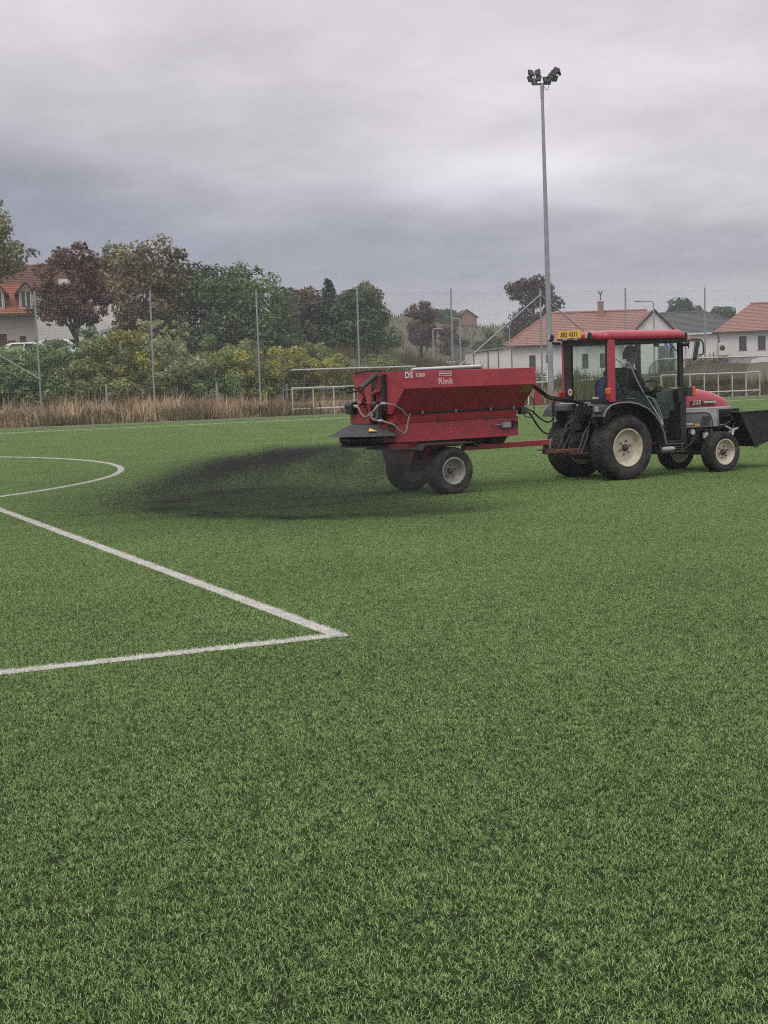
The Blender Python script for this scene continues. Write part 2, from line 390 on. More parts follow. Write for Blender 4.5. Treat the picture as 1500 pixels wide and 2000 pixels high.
    b.inputs['Roughness'].default_value = .5 if blades else .9; b.inputs['Specular IOR Level'].default_value = .35 if blades else .1
    if blades:
        tr = N.new('ShaderNodeBsdfTranslucent'); Lk.new(m2.outputs[2], tr.inputs[0])
        ms = N.new('ShaderNodeMixShader'); ms.inputs[0].default_value = .22
        Lk.new(b.outputs[0], ms.inputs[1]); Lk.new(tr.outputs[0], ms.inputs[2]); Lk.new(ms.outputs[0], N['Material Output'].inputs[0])
    return m
TURF_BASE = pitch_mask_material('turf_crumb_base', [(.012, .018, .008), (.025, .036, .016)], False)
TURF_BLADE = pitch_mask_material('turf_fibre', [(.016, .042, .008), (.135, .245, .055), (.50, .66, .26)], True)

TURF_EDGE = 44.0
def make_ground():
    # artificial pitch: one sheet
    mb = MB()
    mb.add([pitch(-60, -60), pitch(-60, 90), pitch(TURF_EDGE, 90), pitch(TURF_EDGE, -60)], [(0, 1, 2, 3)])
    mb.build('pitch', TURF_BASE, kind='structure')
    # terrain beyond and all round it
    xs = np.concatenate([np.linspace(-900, -110, 14), np.arange(-100, 101, 4.0), np.linspace(110, 900, 14)])
    ys = np.concatenate([np.linspace(-300, 30, 8), np.arange(36, 160, 3.0), np.arange(162, 330, 8.0), np.linspace(350, 1400, 14)])
    Xg, Yg = np.meshgrid(xs, ys); Z = ground_z(Xg, Yg) - .03
    V = np.c_[Xg.ravel(), Yg.ravel(), Z.ravel()]; nx = len(xs)
    i, j = np.meshgrid(np.arange(len(ys) - 1), np.arange(nx - 1), indexing='ij'); k = (i * nx + j).ravel()
    F = np.c_[k, k + 1, k + nx + 1, k + nx]
    m = mat('meadow_ground', (.085, .088, .04), .95, col2=(.15, .125, .075), scale=.35, dirt=(.06, .07, .03), dirt_amt=.8, dscale=1.2)
    me = np_mesh('terrain', V, [F], m); me.polygons.foreach_set('use_smooth', [True] * len(me.polygons))
    link('terrain', me, kind='structure')
make_ground()
def kerb():
    m = mat('kerb_concrete', (.33, .32, .29), .9, var=.15, scale=3)
    a, b2 = TURF_EDGE + .01, TURF_EDGE + .11
    for k in range(34):
        b0 = -6 + k * 2.0; mb = MB(); lo, hi = -.1, .045
        q = [pitch(a, b0), pitch(a, b0 + 1.985), pitch(b2, b0 + 1.985), pitch(b2, b0)]
        mb.add([(p[0], p[1], lo) for p in q] + [(p[0], p[1], hi) for p in q], [(4, 5, 6, 7), (0, 1, 5, 4), (1, 2, 6, 5), (2, 3, 7, 6), (3, 0, 4, 7)])
        if k == 0: root = mb.build('kerb', m, kind='structure')
        else: mb.build('kerb_stone', m, root)
kerb()

# ------------------------------------------------------------------ turf fibres
def blade_mesh(name, n, sx, sy, m, seed, hmin=.008, hmax=.0165, wid=.0019):
    rg = np.random.default_rng(seed)
    # fibres are tufted: bundles of them stand together with infill between
    nt_ = max(8, int(sx * sy * 5200)); tx = rg.uniform(-sx / 2, sx / 2, nt_); ty = rg.uniform(-sy / 2, sy / 2, nt_); tone = rg.uniform(0, 1, nt_); tl = rg.uniform(.82, 1.18, nt_)
    ti = rg.integers(0, nt_, n); x = np.clip(tx[ti] + rg.normal(0, .014, n), -sx / 2, sx / 2); y = np.clip(ty[ti] + rg.normal(0, .014, n), -sy / 2, sy / 2)
    # tufts share a lean, so the pile parts into lighter and darker patches
    ph = rg.uniform(0, 6.28, 6)
    lean_dir = 1.5 * np.sin(x * 12.57 + ph[0]) + 1.5 * np.sin(y * 12.57 + ph[1]) + 2.5 * np.sin((x + y) * 75 + ph[2]) + 2.5 * np.sin((x - y) * 62 + ph[3])
    az = lean_dir + rg.normal(0, 1.3, n)
    L = rg.uniform(hmin, hmax, n) * tl[ti]; lean = np.clip(rg.normal(  .85, .4, n), .05, 1.5)
    w = wid * rg.uniform(.7, 1.25, n); tw = az + math.pi / 2 + rg.normal(0, .5, n)
    rows = []
    for t, wt in ((0, 1), (.4, .95), (.75, .75), (1, 0)):
        off = L * lean * t ** 1.8; z = L * t * (1 - .32 * lean * t)
        px = x + np.cos(az) * off; py = y + np.sin(az) * off
        if wt: 
            rows.append(np.c_[px - np.cos(tw) * w * wt / 2, py - np.sin(tw) * w * wt / 2, z])
            rows.append(np.c_[px + np.cos(tw) * w * wt / 2, py + np.sin(tw) * w * wt / 2, z])
        else: rows.append(np.c_[px, py, z])
    V = np.stack(rows, 1).reshape(-1, 3); k = np.arange(n)[:, None] * 7
    Q = np.concatenate([k + np.array([0, 1, 3, 2]), k + np.array([2, 3, 5, 4])]); T = k + np.array([4, 5, 6])
    r_ = .76 * rg.uniform(0, 1, n) ** 1.2 + .24 * tone[ti]
    return np_mesh(name, V, [Q, T], m, {'rnd': np.concatenate([r_, r_, r_])})
def scatter_group(name, coll):
    ng = bpy.data.node_groups.new(name, 'GeometryNodeTree')
    ng.interface.new_socket('Geometry', in_out='INPUT', socket_type='NodeSocketGeometry'); ng.interface.new_socket('Geometry', in_out='OUTPUT', socket_type='NodeSocketGeometry')
    N = ng.nodes; Lk = ng.links
    gi, go = N.new('NodeGroupInput'), N.new('NodeGroupOutput')
    ci = N.new('GeometryNodeCollectionInfo'); ci.inputs['Collection'].default_value = coll; ci.inputs['Separate Children'].default_value = True; ci.inputs['Reset Children'].default_value = True
    ip = N.new('GeometryNodeInstanceOnPoints'); ip.inputs['Pick Instance'].default_value = True
    a1 = N.new('GeometryNodeInputNamedAttribute'); a1.data_type = 'INT'; a1.inputs[0].default_value = 'pick'
    a2 = N.new('GeometryNodeInputNamedAttribute'); a2.data_type = 'FLOAT_VECTOR'; a2.inputs[0].default_value = 'rot'
    sc = N.new('GeometryNodeInputNamedAttribute'); sc.data_type = 'FLOAT_VECTOR'; sc.inputs[0].default_value = 'scl'
    Lk.new(gi.outputs[0], ip.inputs['Points']); Lk.new(ci.outputs[0], ip.inputs['Instance']); Lk.new(a1.outputs[0], ip.inputs['Instance Index'])
    er = N.new('FunctionNodeEulerToRotation'); Lk.new(a2.outputs[0], er.inputs[0]); Lk.new(er.outputs[0], ip.inputs['Rotation']); Lk.new(sc.outputs[0], ip.inputs['Scale'])
    Lk.new(ip.outputs[0], go.inputs[0]); return ng
def scatter(name, pts, rots, picks, scl, meshes, **tags):
    coll = bpy.data.collections.new(name + '_tiles')
    for i, me in enumerate(meshes):
        coll.objects.link(bpy.data.objects.new('%s_tile_%02d' % (name, i), me))
    me = bpy.data.meshes.new(name); me.from_pydata([tuple(p) for p in pts], [], []); n = len(pts)
    at = me.attributes.new('pick', 'INT', 'POINT'); at.data.foreach_set('value', np.asarray(picks, np.int32))
    at = me.attributes.new('rot', 'FLOAT_VECTOR', 'POINT'); at.data.foreach_set('vector', np.asarray(rots, np.float32).ravel())
    at = me.attributes.new('scl', 'FLOAT_VECTOR', 'POINT'); at.data.foreach_set('vector', np.asarray(scl, np.float32).ravel())
    o = link(name, me, **tags)
    md = o.modifiers.new('scatter', 'NODES'); md.node_group = scatter_group(name, coll); return o
def make_turf():
    T = .5
    meshes = [blade_mesh('turf_tile', 8200, T, T, TURF_BLADE, 100 + i) for i in range(6)]
    rg = np.random.default_rng(5); pts = []
    for a in np.arange(-14, TURF_EDGE, T):
        for b in np.arange(-40, 62, T):
            x, y, _ = pitch(a + T / 2, b + T / 2)
            if y < 2.6 or abs(x) > .259 * y + 1.6: continue
            pts.append((x, y, 0.0))
    n = len(pts)
    rots = np.zeros((n, 3)); rots[:, 2] = TH + rg.integers(0, 4, n) * math.pi / 2
    scl = np.ones((n, 3)); scl[:, 2] = rg.uniform(.92, 1.08, n)
    scatter('turf_grass', pts, rots, rg.integers(0, 6, n), scl, meshes, kind='stuff')
    # white lines: their own slightly longer white fibres on a flat white sheet
    LW = mat('white_turf_fibre', (.75, .73, .70), .6, var=.08, scale=30, dirt=(.40, .40, .35), dirt_amt=.6, dscale=2.5)
    wt = [blade_mesh('line_tile', 1000, .10, .5, LW, 300 + i,   .016, .027) for i in range(4)]
    def line(name, path):
        p = np.array(path); seg = np.hypot(*np.diff(p, axis=0).T); cum = np.r_[0, np.cumsum(seg)]
        mb = MB(); L_, R_ = [], []
        for i in range(len(p)):
            t = p[min(i + 1, len(p) - 1)] - p[max(i - 1, 0)]; t = t / np.hypot(*t); nrm = np.array([-t[1], t[0]]) * .052
            L_.append((*(p[i] + nrm), .004)); R_.append((*(p[i] - nrm), .004))
        mb.add(L_ + R_, [(i, i + 1, len(p) + i + 1, len(p) + i) for i in range(len(p) - 1)])
        o = mb.build(name, LW, kind='structure')
        P2, rz = [], []
        for s in np.arange(.25, cum[-1], .5):
            i = min(int(np.searchsorted(cum, s)) - 1, len(seg) - 1); t = (s - cum[i]) / seg[i]; q = p[i] * (1 - t) + p[i + 1] * t
            d = (p[i + 1] - p[i]) / seg[i]
            P2.append((*q, 0)); rz.append((0, 0, math.atan2(d[1], d[0]) - math.pi / 2))
        n = len(P2)
        f = scatter(name.replace('line', 'fibre'), P2, rz, np.arange(n) % 4, np.ones((n, 3)), wt, kind='stuff'); f.parent = o
    line('penalty_front_line', [pitch(a, 0)[:2] for a in np.arange(-.06, 40.4, 1.0)])
    line('penalty_side_line', [pitch(0, b)[:2] for b in np.arange(-12, .0, .5)] + [pitch(0, -.06)[:2]])
    al = math.acos(5.5 / 9.15)
    line('penalty_arc_line', [pitch(20.16 + 9.15 * math.sin(t), -5.38 + 9.15 * math.cos(t))[:2] for t in np.linspace(-al + .01, al - .01, 60)])
    line('touch_line', [pitch(40.12, b)[:2] for b in np.arange(2, 60, 2.0)])
make_turf()

# ------------------------------------------------------------------ plants
def tube_np(mb, pts, r, n=6): mb.tube(pts, r, n)
def leaves(name, clumps, nleaf, size, m, seed, up=.35, aspect=.6, hang=0.0):
    """clumps: array (k, 4) centre and radius; leaf faces are spread through every clump"""
    rg = np.random.default_rng(seed); C = np.asarray(clumps, float); k = len(C)
    nleaf = int(nleaf * 1.7); wgt = C[:, 3] ** 2; ci = rg.choice(k, nleaf, p=wgt / wgt.sum())
    d = rg.normal(0, 1, (nleaf, 3)); d /= np.linalg.norm(d, axis=1)[:, None]
    rad = C[ci, 3] * rg.uniform(.35, 1.08, nleaf) ** .6
    P = C[ci, :3] + d * rad[:, None] * np.array([1, 1, .8])
    nrm = d + rg.normal(0, .55, (nleaf, 3)) + np.array([0, 0, up]); nrm /= np.linalg.norm(nrm, axis=1)[:, None]
    t = np.cross(nrm, rg.normal(0, 1, (nleaf, 3))); t[:, 2] -= hang; t -= nrm * (t * nrm).sum(1)[:, None]; t /= np.linalg.norm(t, axis=1)[:, None]
    w = np.cross(nrm, t); s = size * rg.uniform(.5, 1.5, nleaf)
    t *= s[:, None]; w *= (s * aspect)[:, None]; fold = nrm * (s * .18)[:, None]
    V = np.stack([P - t, P - w * .9 + fold, P + t, P + w * .9 + fold], 1).reshape(-1, 3)
    q = np.arange(nleaf)[:, None] * 4
    F = np.concatenate([q + np.array([0, 1, 2]), q + np.array([0, 2, 3])])
    cr = rg.uniform(0, 1, k); r1 = rg.uniform(0, 1, nleaf)
    return np_mesh(name, V, [F], m, {'rnd': np.r_[r1, r1], 'clump': np.r_[cr[ci], cr[ci]]})
def crown_clumps(ells, n, cr, seed):
    rg = np.random.default_rng(seed); out = []
    vol = np.array([e[3] * e[4] * e[5] for e in ells]) ** .75; pick = rg.choice(len(ells), n, p=vol / vol.sum())
    for i in pick:
        e = ells[i]; d = rg.normal(0, 1, 3); d /= np.linalg.norm(d); r_ = rg.uniform(.35, 1.22) ** .5
        out.append((e[0] + d[0] * e[3] * r_, e[1] + d[1] * e[4] * r_, e[2] + d[2] * e[5] * r_, cr * rg.uniform(.5, 1.35)))
    return out
BARK = mat('bark', (.075, .06, .05), .9, var=.3, scale=6, bump=.3, bscale=20)
def tree(name, label, x, y, ells, cols, mname, nclump=70, nleaf=6500, cr=.75, leaf=.15, seed=1, group=None, trunk_r=.2, hang=0.0, fork=.45, cat='tree'):
    z = gz(x, y) - .1
    t = thing(name, label, cat, (x, y, z), 0, group); rg = random.Random(seed)
    E = [(e[0], e[1], e[2], e[3], e[4], e[5]) for e in ells]
    top = max(e[2] + e[5] * .5 for e in E); cx = sum(e[0] for e in E) / len(E)
    mb = MB(); zc = top * fork
    mb.tube([(0, 0, 0), (.05, 0, zc * .5), (cx * .2, .05, zc), (cx * .5, 0, top * .95)], [trunk_r * 1.3, trunk_r, trunk_r * .8, trunk_r * .15], 8)
    t_ob = mb.build('trunk', BARK, t)
    lb = MB()
    for e in E:
        for _ in range(4):
            a = rg.uniform(0, 6.28); q = rg.uniform(.4, .85)
            end = (e[0] + math.cos(a) * e[3] * q, e[1] + math.sin(a) * e[4] * q, e[2] + rg.uniform(-.3, .6) * e[5])
            s0 = zc * rg.uniform(.7, 1.2)
            mid = (end[0] * .5 + rg.uniform(-.2, .2), end[1] * .5, s0 + (end[2] - s0) * .55)
            lb.tube([(0, 0, min(s0, top * .9)), mid, end], [trunk_r * .5, trunk_r * .33, .02], 5)
    lb.build('limbs', BARK, t)
    me = leaves('crown', crown_clumps(E, int(nclump * 1.7), cr * 1.15, seed), nleaf, leaf, leafmat(mname, cols), seed + 7, hang=hang)
    put('crown', me, t)
    return t
G_DARK = [(0.049, 0.078, 0.044), (0.101, 0.152, 0.076), (0.167, 0.228, 0.115)]
G_MID = [(0.067, 0.103, 0.050), (0.151, 0.206, 0.096), (0.259, 0.320, 0.146)]
G_OLIVE = [(0.096, 0.112, 0.059), (0.222, 0.233, 0.115), (0.373, 0.361, 0.179)]
G_BROWN = [(0.107, 0.073, 0.054), (0.223, 0.156, 0.106), (0.353, 0.245, 0.159)]
G_RED = [(0.086, 0.052, 0.044), (0.172, 0.098, 0.075), (0.287, 0.167, 0.115)]
G_PURP = [(0.081, 0.057, 0.051), (0.155, 0.109, 0.086), (0.253, 0.178, 0.132)]
G_HEDGE = [(0.095, 0.143, 0.066), (0.203, 0.286, 0.121), (0.378, 0.475, 0.198)]
G_YEL = [(0.151, 0.189, 0.050), (0.315, 0.339, 0.088), (0.554, 0.503, 0.126)]
# trees behind the fence (base x, y; crown ellipsoids are relative to the base)
tree('tall_tree', 'tall dark green tree cut by the left picture edge, higher than the orange roofed house', -25.6, 97,
     [(-.3, 0, 8.6, 2.7, 3, 2.6), (1.5, 0, 7.2, 1.8, 2, 1.3), (.2, 0, 4.8, 1.4, 2, 1.2)], G_OLIVE, 'leaf_tall', 44, 3900, .7, .16, 11)
tree('red_leaved_tree', 'rusty red leaved tree in front of the white house, bare trunk showing', -17.8, 88,
     [(-.2, 0, 5.2, 1.7, 1.7, 1.9), (-1.0, .2, 3.4, 1.5, 1.4, 1.2), (1.0, 0, 3.6, 1.1, 1.3, 1.3), (.0, 0, 3.6, 1.4, 1.4, 1.3)], G_RED, 'leaf_red', 52, 4000, .46, .12, 21, trunk_r=.17, fork=.3)
tree('olive_tree', 'pale olive tree standing right behind the rusty red tree', -18.6, 108,
     [(0, 0, 6.0, 2.3, 2, 2.4), (1.4, 0, 4.6, 1.7, 2, 1.9)], G_OLIVE, 'leaf_olive', 50, 4200, .7, .15, 31)
tree('browning_tree', 'olive and brown turning tree with the tallest crown left of the middle', -14.3, 97,
     [(-.1, 0, 6.2, 1.9, 2, 1.7), (1.2, 0, 5.0, 1.6, 2, 1.7), (-1.5, -.8, 4.5, 1.7, 2, 2.2), (-.2, -.6, 3.0, 2.2, 2, 1.8), (.6, -.6, 1.5, 2.2, 2, 1.4)], [(0.084, 0.079, 0.045), (0.204, 0.178, 0.092), (0.353, 0.266, 0.144)], 'leaf_turning', 80, 7000, .65, .14, 41)
tree('walnut_tree', 'big dark green tree behind the second fence post, rounded crown', -10.6, 97,
     [(0, 0, 4.7, 1.9, 2, 1.6), (-1.0, 0, 3.0, 2.4, 2, 2.2), (1.0, -.4, 2.8, 2.2, 2, 2.2), (-.5, -.6, 1.2, 3.0, 2, 1.3)], G_DARK, 'leaf_walnut', 80, 7500, .7, .14, 51)
tree('broad_tree', 'broad green tree with yellowish tips left of the third fence post', -7.9, 95,
     [(-.1, 0, 4.3, 1.8, 2, 1.6), (.5, -.3, 2.8, 2.2, 2, 2.0), (-1.6, -.5, 3.2, 1.8, 2, 2.0), (1.5, 0, 1.8, 1.4, 2, 1.8), (0, -.6, 1.2, 2.6, 2, 1.3)], G_MID, 'leaf_broad', 85, 7500, .65, .13, 61)
tree('plum_tree', 'purplish brown tree between the big green tree and the dark conifer', -5.4, 106,
     [(-.2, 0, 4.0, 1.3, 2, 1.2), (.8, 0, 3.3, 1.2, 2, 1.3), (0, -.3, 2.8, 2.2, 2, 2.0)], G_PURP, 'leaf_plum', 65, 5200, .6, .14, 71, fork=.3)
tree('round_tree', 'rounded dark green tree with rusty top right of the conifer', -1.4, 104,
     [(0, 0, 3.1, 1.8, 2, 1.7), (.6, -.3, 1.9, 2.0, 2, 1.7), (-.9, -.2, 2.4, 1.6, 2, 1.8)], G_DARK, 'leaf_round', 80, 7200, .6, .13, 81)
tree('rusty_top_tree', 'rusty brown crown rising just behind the rounded green tree', -1.2, 109,
     [(0, 0, 3.7, 1.6, 1.5, 1.4)], G_BROWN, 'leaf_rusty', 30, 2400, .55, .14, 83)
tree('small_brown_tree', 'small round brown tree standing alone left of the curved street lamp', 4.2, 150,
     [(0, 0, 4.4, 1.45, 1.5, 1.7), (.1, 0, 3.0, 1.3, 1.4, 1.1)], G_PURP, 'leaf_smallbrown', 36, 3200, .5, .15, 91, fork=.3)
tree('shrubby_tree', 'green shrubby tree right of the distant brick house', 10.3, 140,
     [(0, 0, 2.8, 1.4, 1.5, 1.7), (.5, 0, 1.6, 1.7, 1.5, 1.4), (-.9, 0, 1.1, 1.0, 1.2, 1.1)], G_MID, 'leaf_shrubby', 45, 4200, .5, .14, 101)
tree('chestnut_tree', 'tall dark brown tree behind the long red roof, beside the floodlight mast', 16.5, 160,
     [(-.2, 0, 7.8, 2.3, 2, 1.9), (.4, 0, 5.6, 2.7, 2, 2.2), (1.7, 0, 4.2, 1.9, 2, 1.9), (-1.2, 0, 3.4, 1.6, 2, 1.8), (1.0, 0, 2.4, 2, 2, 1.8)], [(0.060, 0.046, 0.040), (0.121, 0.089, 0.067), (0.192, 0.148, 0.108)], 'leaf_chestnut', 70, 6000, .75, .19, 111, hang=.6)
tree('hill_tree', 'small dark tree on the hill in front of the brick house', 8.2, 175,
     [(0, 0, 2.2, 1.3, 1.2, 1.5), (.3, 0, 1.2, 1.4, 1.2, 1.1)], G_PURP, 'leaf_hill', 26, 2000, .5, .18, 121)
def conifer(name, label, x, y, h, r, seed):
    z = gz(x, y) - .1; t = thing(name, label, 'tree', (x, y, z)); rg = np.random.default_rng(seed)
    MB().tube([(0, 0, 0), (0, 0, h * .6), (0, 0, h)], [.16, .1, .015], 7).build('trunk', BARK, t)
    cl = []
    for q in np.linspace(.12, .99, 34):
        rr = r * (1 - q) ** .75 + .1
        for _ in range(4):
            a = rg.uniform(0, 6.28); d = rr * rg.uniform(.55, 1.05)
            cl.append((d * math.cos(a), d * math.sin(a), h * q - .12 * d, .12 + .3 * rr * rg.uniform(.6, 1.1)))
    put('crown', leaves('crown', cl, 4200, .11, leafmat('leaf_conifer', [(0.034, 0.057, 0.038), (0.066, 0.101, 0.066), (0.119, 0.162, 0.100)]), seed, aspect=.35), t)
conifer('conifer_tree', 'dark pointed conifer between the purplish tree and the rounded green tree', -3.4, 104, 5.7, 1.15, 5)
for i, (px, py, hh, rr, lab) in enumerate([(43.4, 215, 5.2, 1.5, 'tallest green tree behind the grey roof'), (46.8, 220, 4.2, 1.6, 'low green tree above the ridge of the grey roof'), (50.4, 220, 4.2, 1.5, 'low dark tree between the grey roof and the right red roof'),
                                            (-29, 118, 8.2, 2.2, 'dark tree behind the ridge of the left brown roof'), (-22.0, 122, 7.8, 2.2, 'green tree peeping over the brown roof left of the rusty red tree'), (9.5, 268, 3.2, 2.6, 'dark hedge-like tree left of the distant brick house'), (11.6, 252, 2.6, 1.7, 'round bush-like tree touching the distant brick house')]):
    tree('distant_tree', lab, px, py, [(0, 0, hh * .62, rr, rr, hh * .36), (rr * .5, 0, hh * .42, rr * .8, rr, hh * .28)], G_MID if i % 2 else G_DARK, 'leaf_far%d' % (i % 2), 34, 2400, .7, .24, 200 + i, group='trees far behind the roofs')
# hedge of bushes behind the netting
HB = [(-17.2, 66.3, 2.0, 2.9, 'dark'), (-15.2, 66.8, 1.7, 2.6, 'dark'), (-13.4, 67.3, 1.6, 2.75, 'mix'), (-11.8, 68.2, 1.6, 2.9, 'yel'), (-10.0, 69.2, 1.8, 3.1, 'tall'), (-8.2, 69.6, 1.5, 2.5, 'dark'),
      (-6.6, 70.6, 1.4, 2.25, 'yel'), (-4.6, 71.2, 1.6, 2.2, 'yel'), (-2.8, 72.0, 1.4, 2.0, 'yel'), (-14.3, 69.5, 1.8, 3.1, 'dark'), (-19.3, 66.0, 1.9, 3.4, 'dark'), (-12.7, 70.5, 1.7, 2.9, 'mix'), (-7.4, 72.4, 1.7, 2.7, 'mix'), (-3.6, 74.5, 1.7, 2.3, 'mix'), (-.7, 74.2, 1.5, 1.9, 'mix')]
HL = ['dark leafy bush beside the leaning brace at the left edge', 'dark green bush just right of the first tall fence post', 'mottled green bush under the parked cars', 'yellow green bush left of the second tall fence post', 'tall feathery bush behind the second tall fence post', 'dark low bush right of the feathery bush',
      'yellowish bush between second and third tall fence posts', 'yellow leaved bush behind the third tall fence post', 'yellowish bush behind the left team shelter', 'dark bush in the back row below the silver car', 'dark bush cut by the left picture edge', 'mottled bush in the back row below the red tree', 'mottled bush in the back row below the big dark tree', 'mottled bush at the foot of the grassy bank', 'low bush behind the roof rail of the left team shelter']
for i, (x, y, r_, h_, k) in enumerate(HB):
    h_ *= 1.3; r_ *= 1.15
    t = thing('bush', HL[i], 'bush', (x, y, gz(x, y) - .1), 0, 'bushes behind the netting fence')
    mb = MB(); rg = random.Random(i)
    for _ in range(6):
        a = rg.uniform(0, 6.28); mb.tube([(.1 * math.cos(a), .1 * math.sin(a), 0), (.5 * r_ * math.cos(a), .5 * r_ * math.sin(a), h_ * .7)], [.035, .012], 5)
    mb.build('stems', BARK, t)
    e = [(0, 0, h_ * .45, r_, r_ * .75, h_ * .5), (r_ * .35, -.2, h_ * .3, r_ * .8, r_ * .7, h_ * .34), (-r_ * .4, 0, h_ * .35, r_ * .7, r_ * .7, h_ * .4)]
    cl = crown_clumps(e, 95, .38, 400 + i)
    if k == 'tall':
        rr = np.random.default_rng(3); cl += [(rr.uniform(-1.2, 1.2), rr.uniform(-.6, .6), h_ * rr.uniform(.8, 1.12), .17) for _ in range(22)]
    cols, mn = {'dark': (G_HEDGE, 'leaf_hedge'), 'mix': ([(0.128, 0.171, 0.079), (0.269, 0.324, 0.136), (0.521, 0.521, 0.229)], 'leaf_hedgemix'), 'yel': (G_YEL, 'leaf_hedgeyel'), 'tall': ([(0.181, 0.208, 0.111), (0.356, 0.399, 0.204), (0.601, 0.613, 0.335)], 'leaf_hedgetall')}[k]
    put('leaves', leaves('leaves', cl, 6800, .085, leafmat(mn, cols), 500 + i, aspect=.5), t)
# ------------------------------------------------------------------ dry weeds and rough grass: nobody could count it
def stalks(name, P, H, m, seed, wid=.012, lean=.35, heads=0.0):
    rg = np.random.default_rng(seed); n = len(P); az = rg.uniform(0, 6.28, n); ln = np.abs(rg.normal(0, lean, n)); w = wid * rg.uniform(.6, 1.5, n); tw = rg.uniform(0, 3.14, n)
    rows = []
    for t, wt in ((0, 1), (.55, .8), (1, .15)):
        off = H * ln * t ** 1.7; c = P + np.c_[np.cos(az) * off, np.sin(az) * off, H * t * (1 - .25 * ln * t)]
        dv = np.c_[np.cos(tw), np.sin(tw), np.zeros(n)] * (w * wt)[:, None]; rows += [c - dv, c + dv]
    V = np.stack(rows, 1).reshape(-1, 3); q = np.arange(n)[:, None] * 6
    F = np.concatenate([q + np.array([0, 1, 3, 2]), q + np.array([2, 3, 5, 4])]); r1 = rg.uniform(0, 1, n); cl = .5 + .5 * np.sin(P[:, 0] * 1.9 + 1.3 * np.sin(P[:, 1] * 1.1)); cl = np.clip(cl + rg.normal(0, .12, n), 0, 1)
    return np_mesh(name, V, [F], m, {'rnd': np.r_[r1, r1], 'clump': np.r_[cl, cl]})
def weeds():
    rg = np.random.default_rng(9)
    DRY = leafmat('dry_weed_stalk', [(.20, .16, .10), (.36, .255, .16), (.58, .42, .27), (.82, .64, .44)], .8)
    GRN = leafmat('rough_grass_stalk', [(.05, .06, .025), (.105, .105, .045), (.21, .17, .085)], .8)
    def field(n, a0, a1, b0, b1, h0, h1, clumpy=.5):
        a = rg.uniform(a0, a1, n); b = rg.uniform(b0, b1, n)
        x = CX + a * AV[0] + b * BV[0]; y = CY + a * AV[1] + b * BV[1]
        keep = np.abs(x) < .262 * y + 3; x, y = x[keep], y[keep]
        hh = rg.uniform(h0, h1, len(x)) * (1 + clumpy * (np.sin(x * 1.7 + y) * np.sin(y * 1.3 - x * .6) + .5 * np.sin(x * 4.1)) * .5)
        return np.c_[x, y, ground_z(x, y) - .03], np.clip(hh, .05, 3)
    P1, H1 = field(10500, 44.6, 51.5, -2, 17.6, .18, .70, 1.2); P2, H2 = field(7000, 47.6, 56, 18, 34, .25, .75)
    P3, H3 = field(6000, 51.5, 57, -2, 18, .4, 1.0, .9)
    link('dry_weeds', stalks('dry_weeds', np.r_[P1, P2, P3], np.r_[H1, H2, H3], DRY, 3, .013, .55), kind='stuff')
    P1, H1 = field(9000, 46, 62, 19, 50, .2, .6); P2, H2 = field(26000, 57, 100, 14, 52, .3, .9, .9); P3, H3 = field(7000, 58, 78, -4, 22, .3, .8); P5, H5 = field(9000, 44.3, 52, -2, 18.6, .2, .65)
    P6, H6 = field(9000, 47, 66, 28, 50, .3, .9)
    P4, H4 = field(2500, 44.05, 44.6, -2, 50, .06, .16)
    link('rough_grass', stalks('rough_grass', np.r_[P1, P2, P3, P4, P5, P6], np.r_[H1, H2, H3, H4, H5, H6], GRN, 4, .014), kind='stuff')
    # far slope: thin scrub
    n = 5000; x = rg.uniform(-10, 45, n); y = rg.uniform(140, 262, n); keep = np.abs(x) < .262 * y
    x, y = x[keep], y[keep]
    link('scrub', stalks('scrub', np.c_[x, y, ground_z(x, y) - .05], rg.uniform(.3, 1.0, len(x)), GRN, 5, .05), kind='stuff')
weeds()
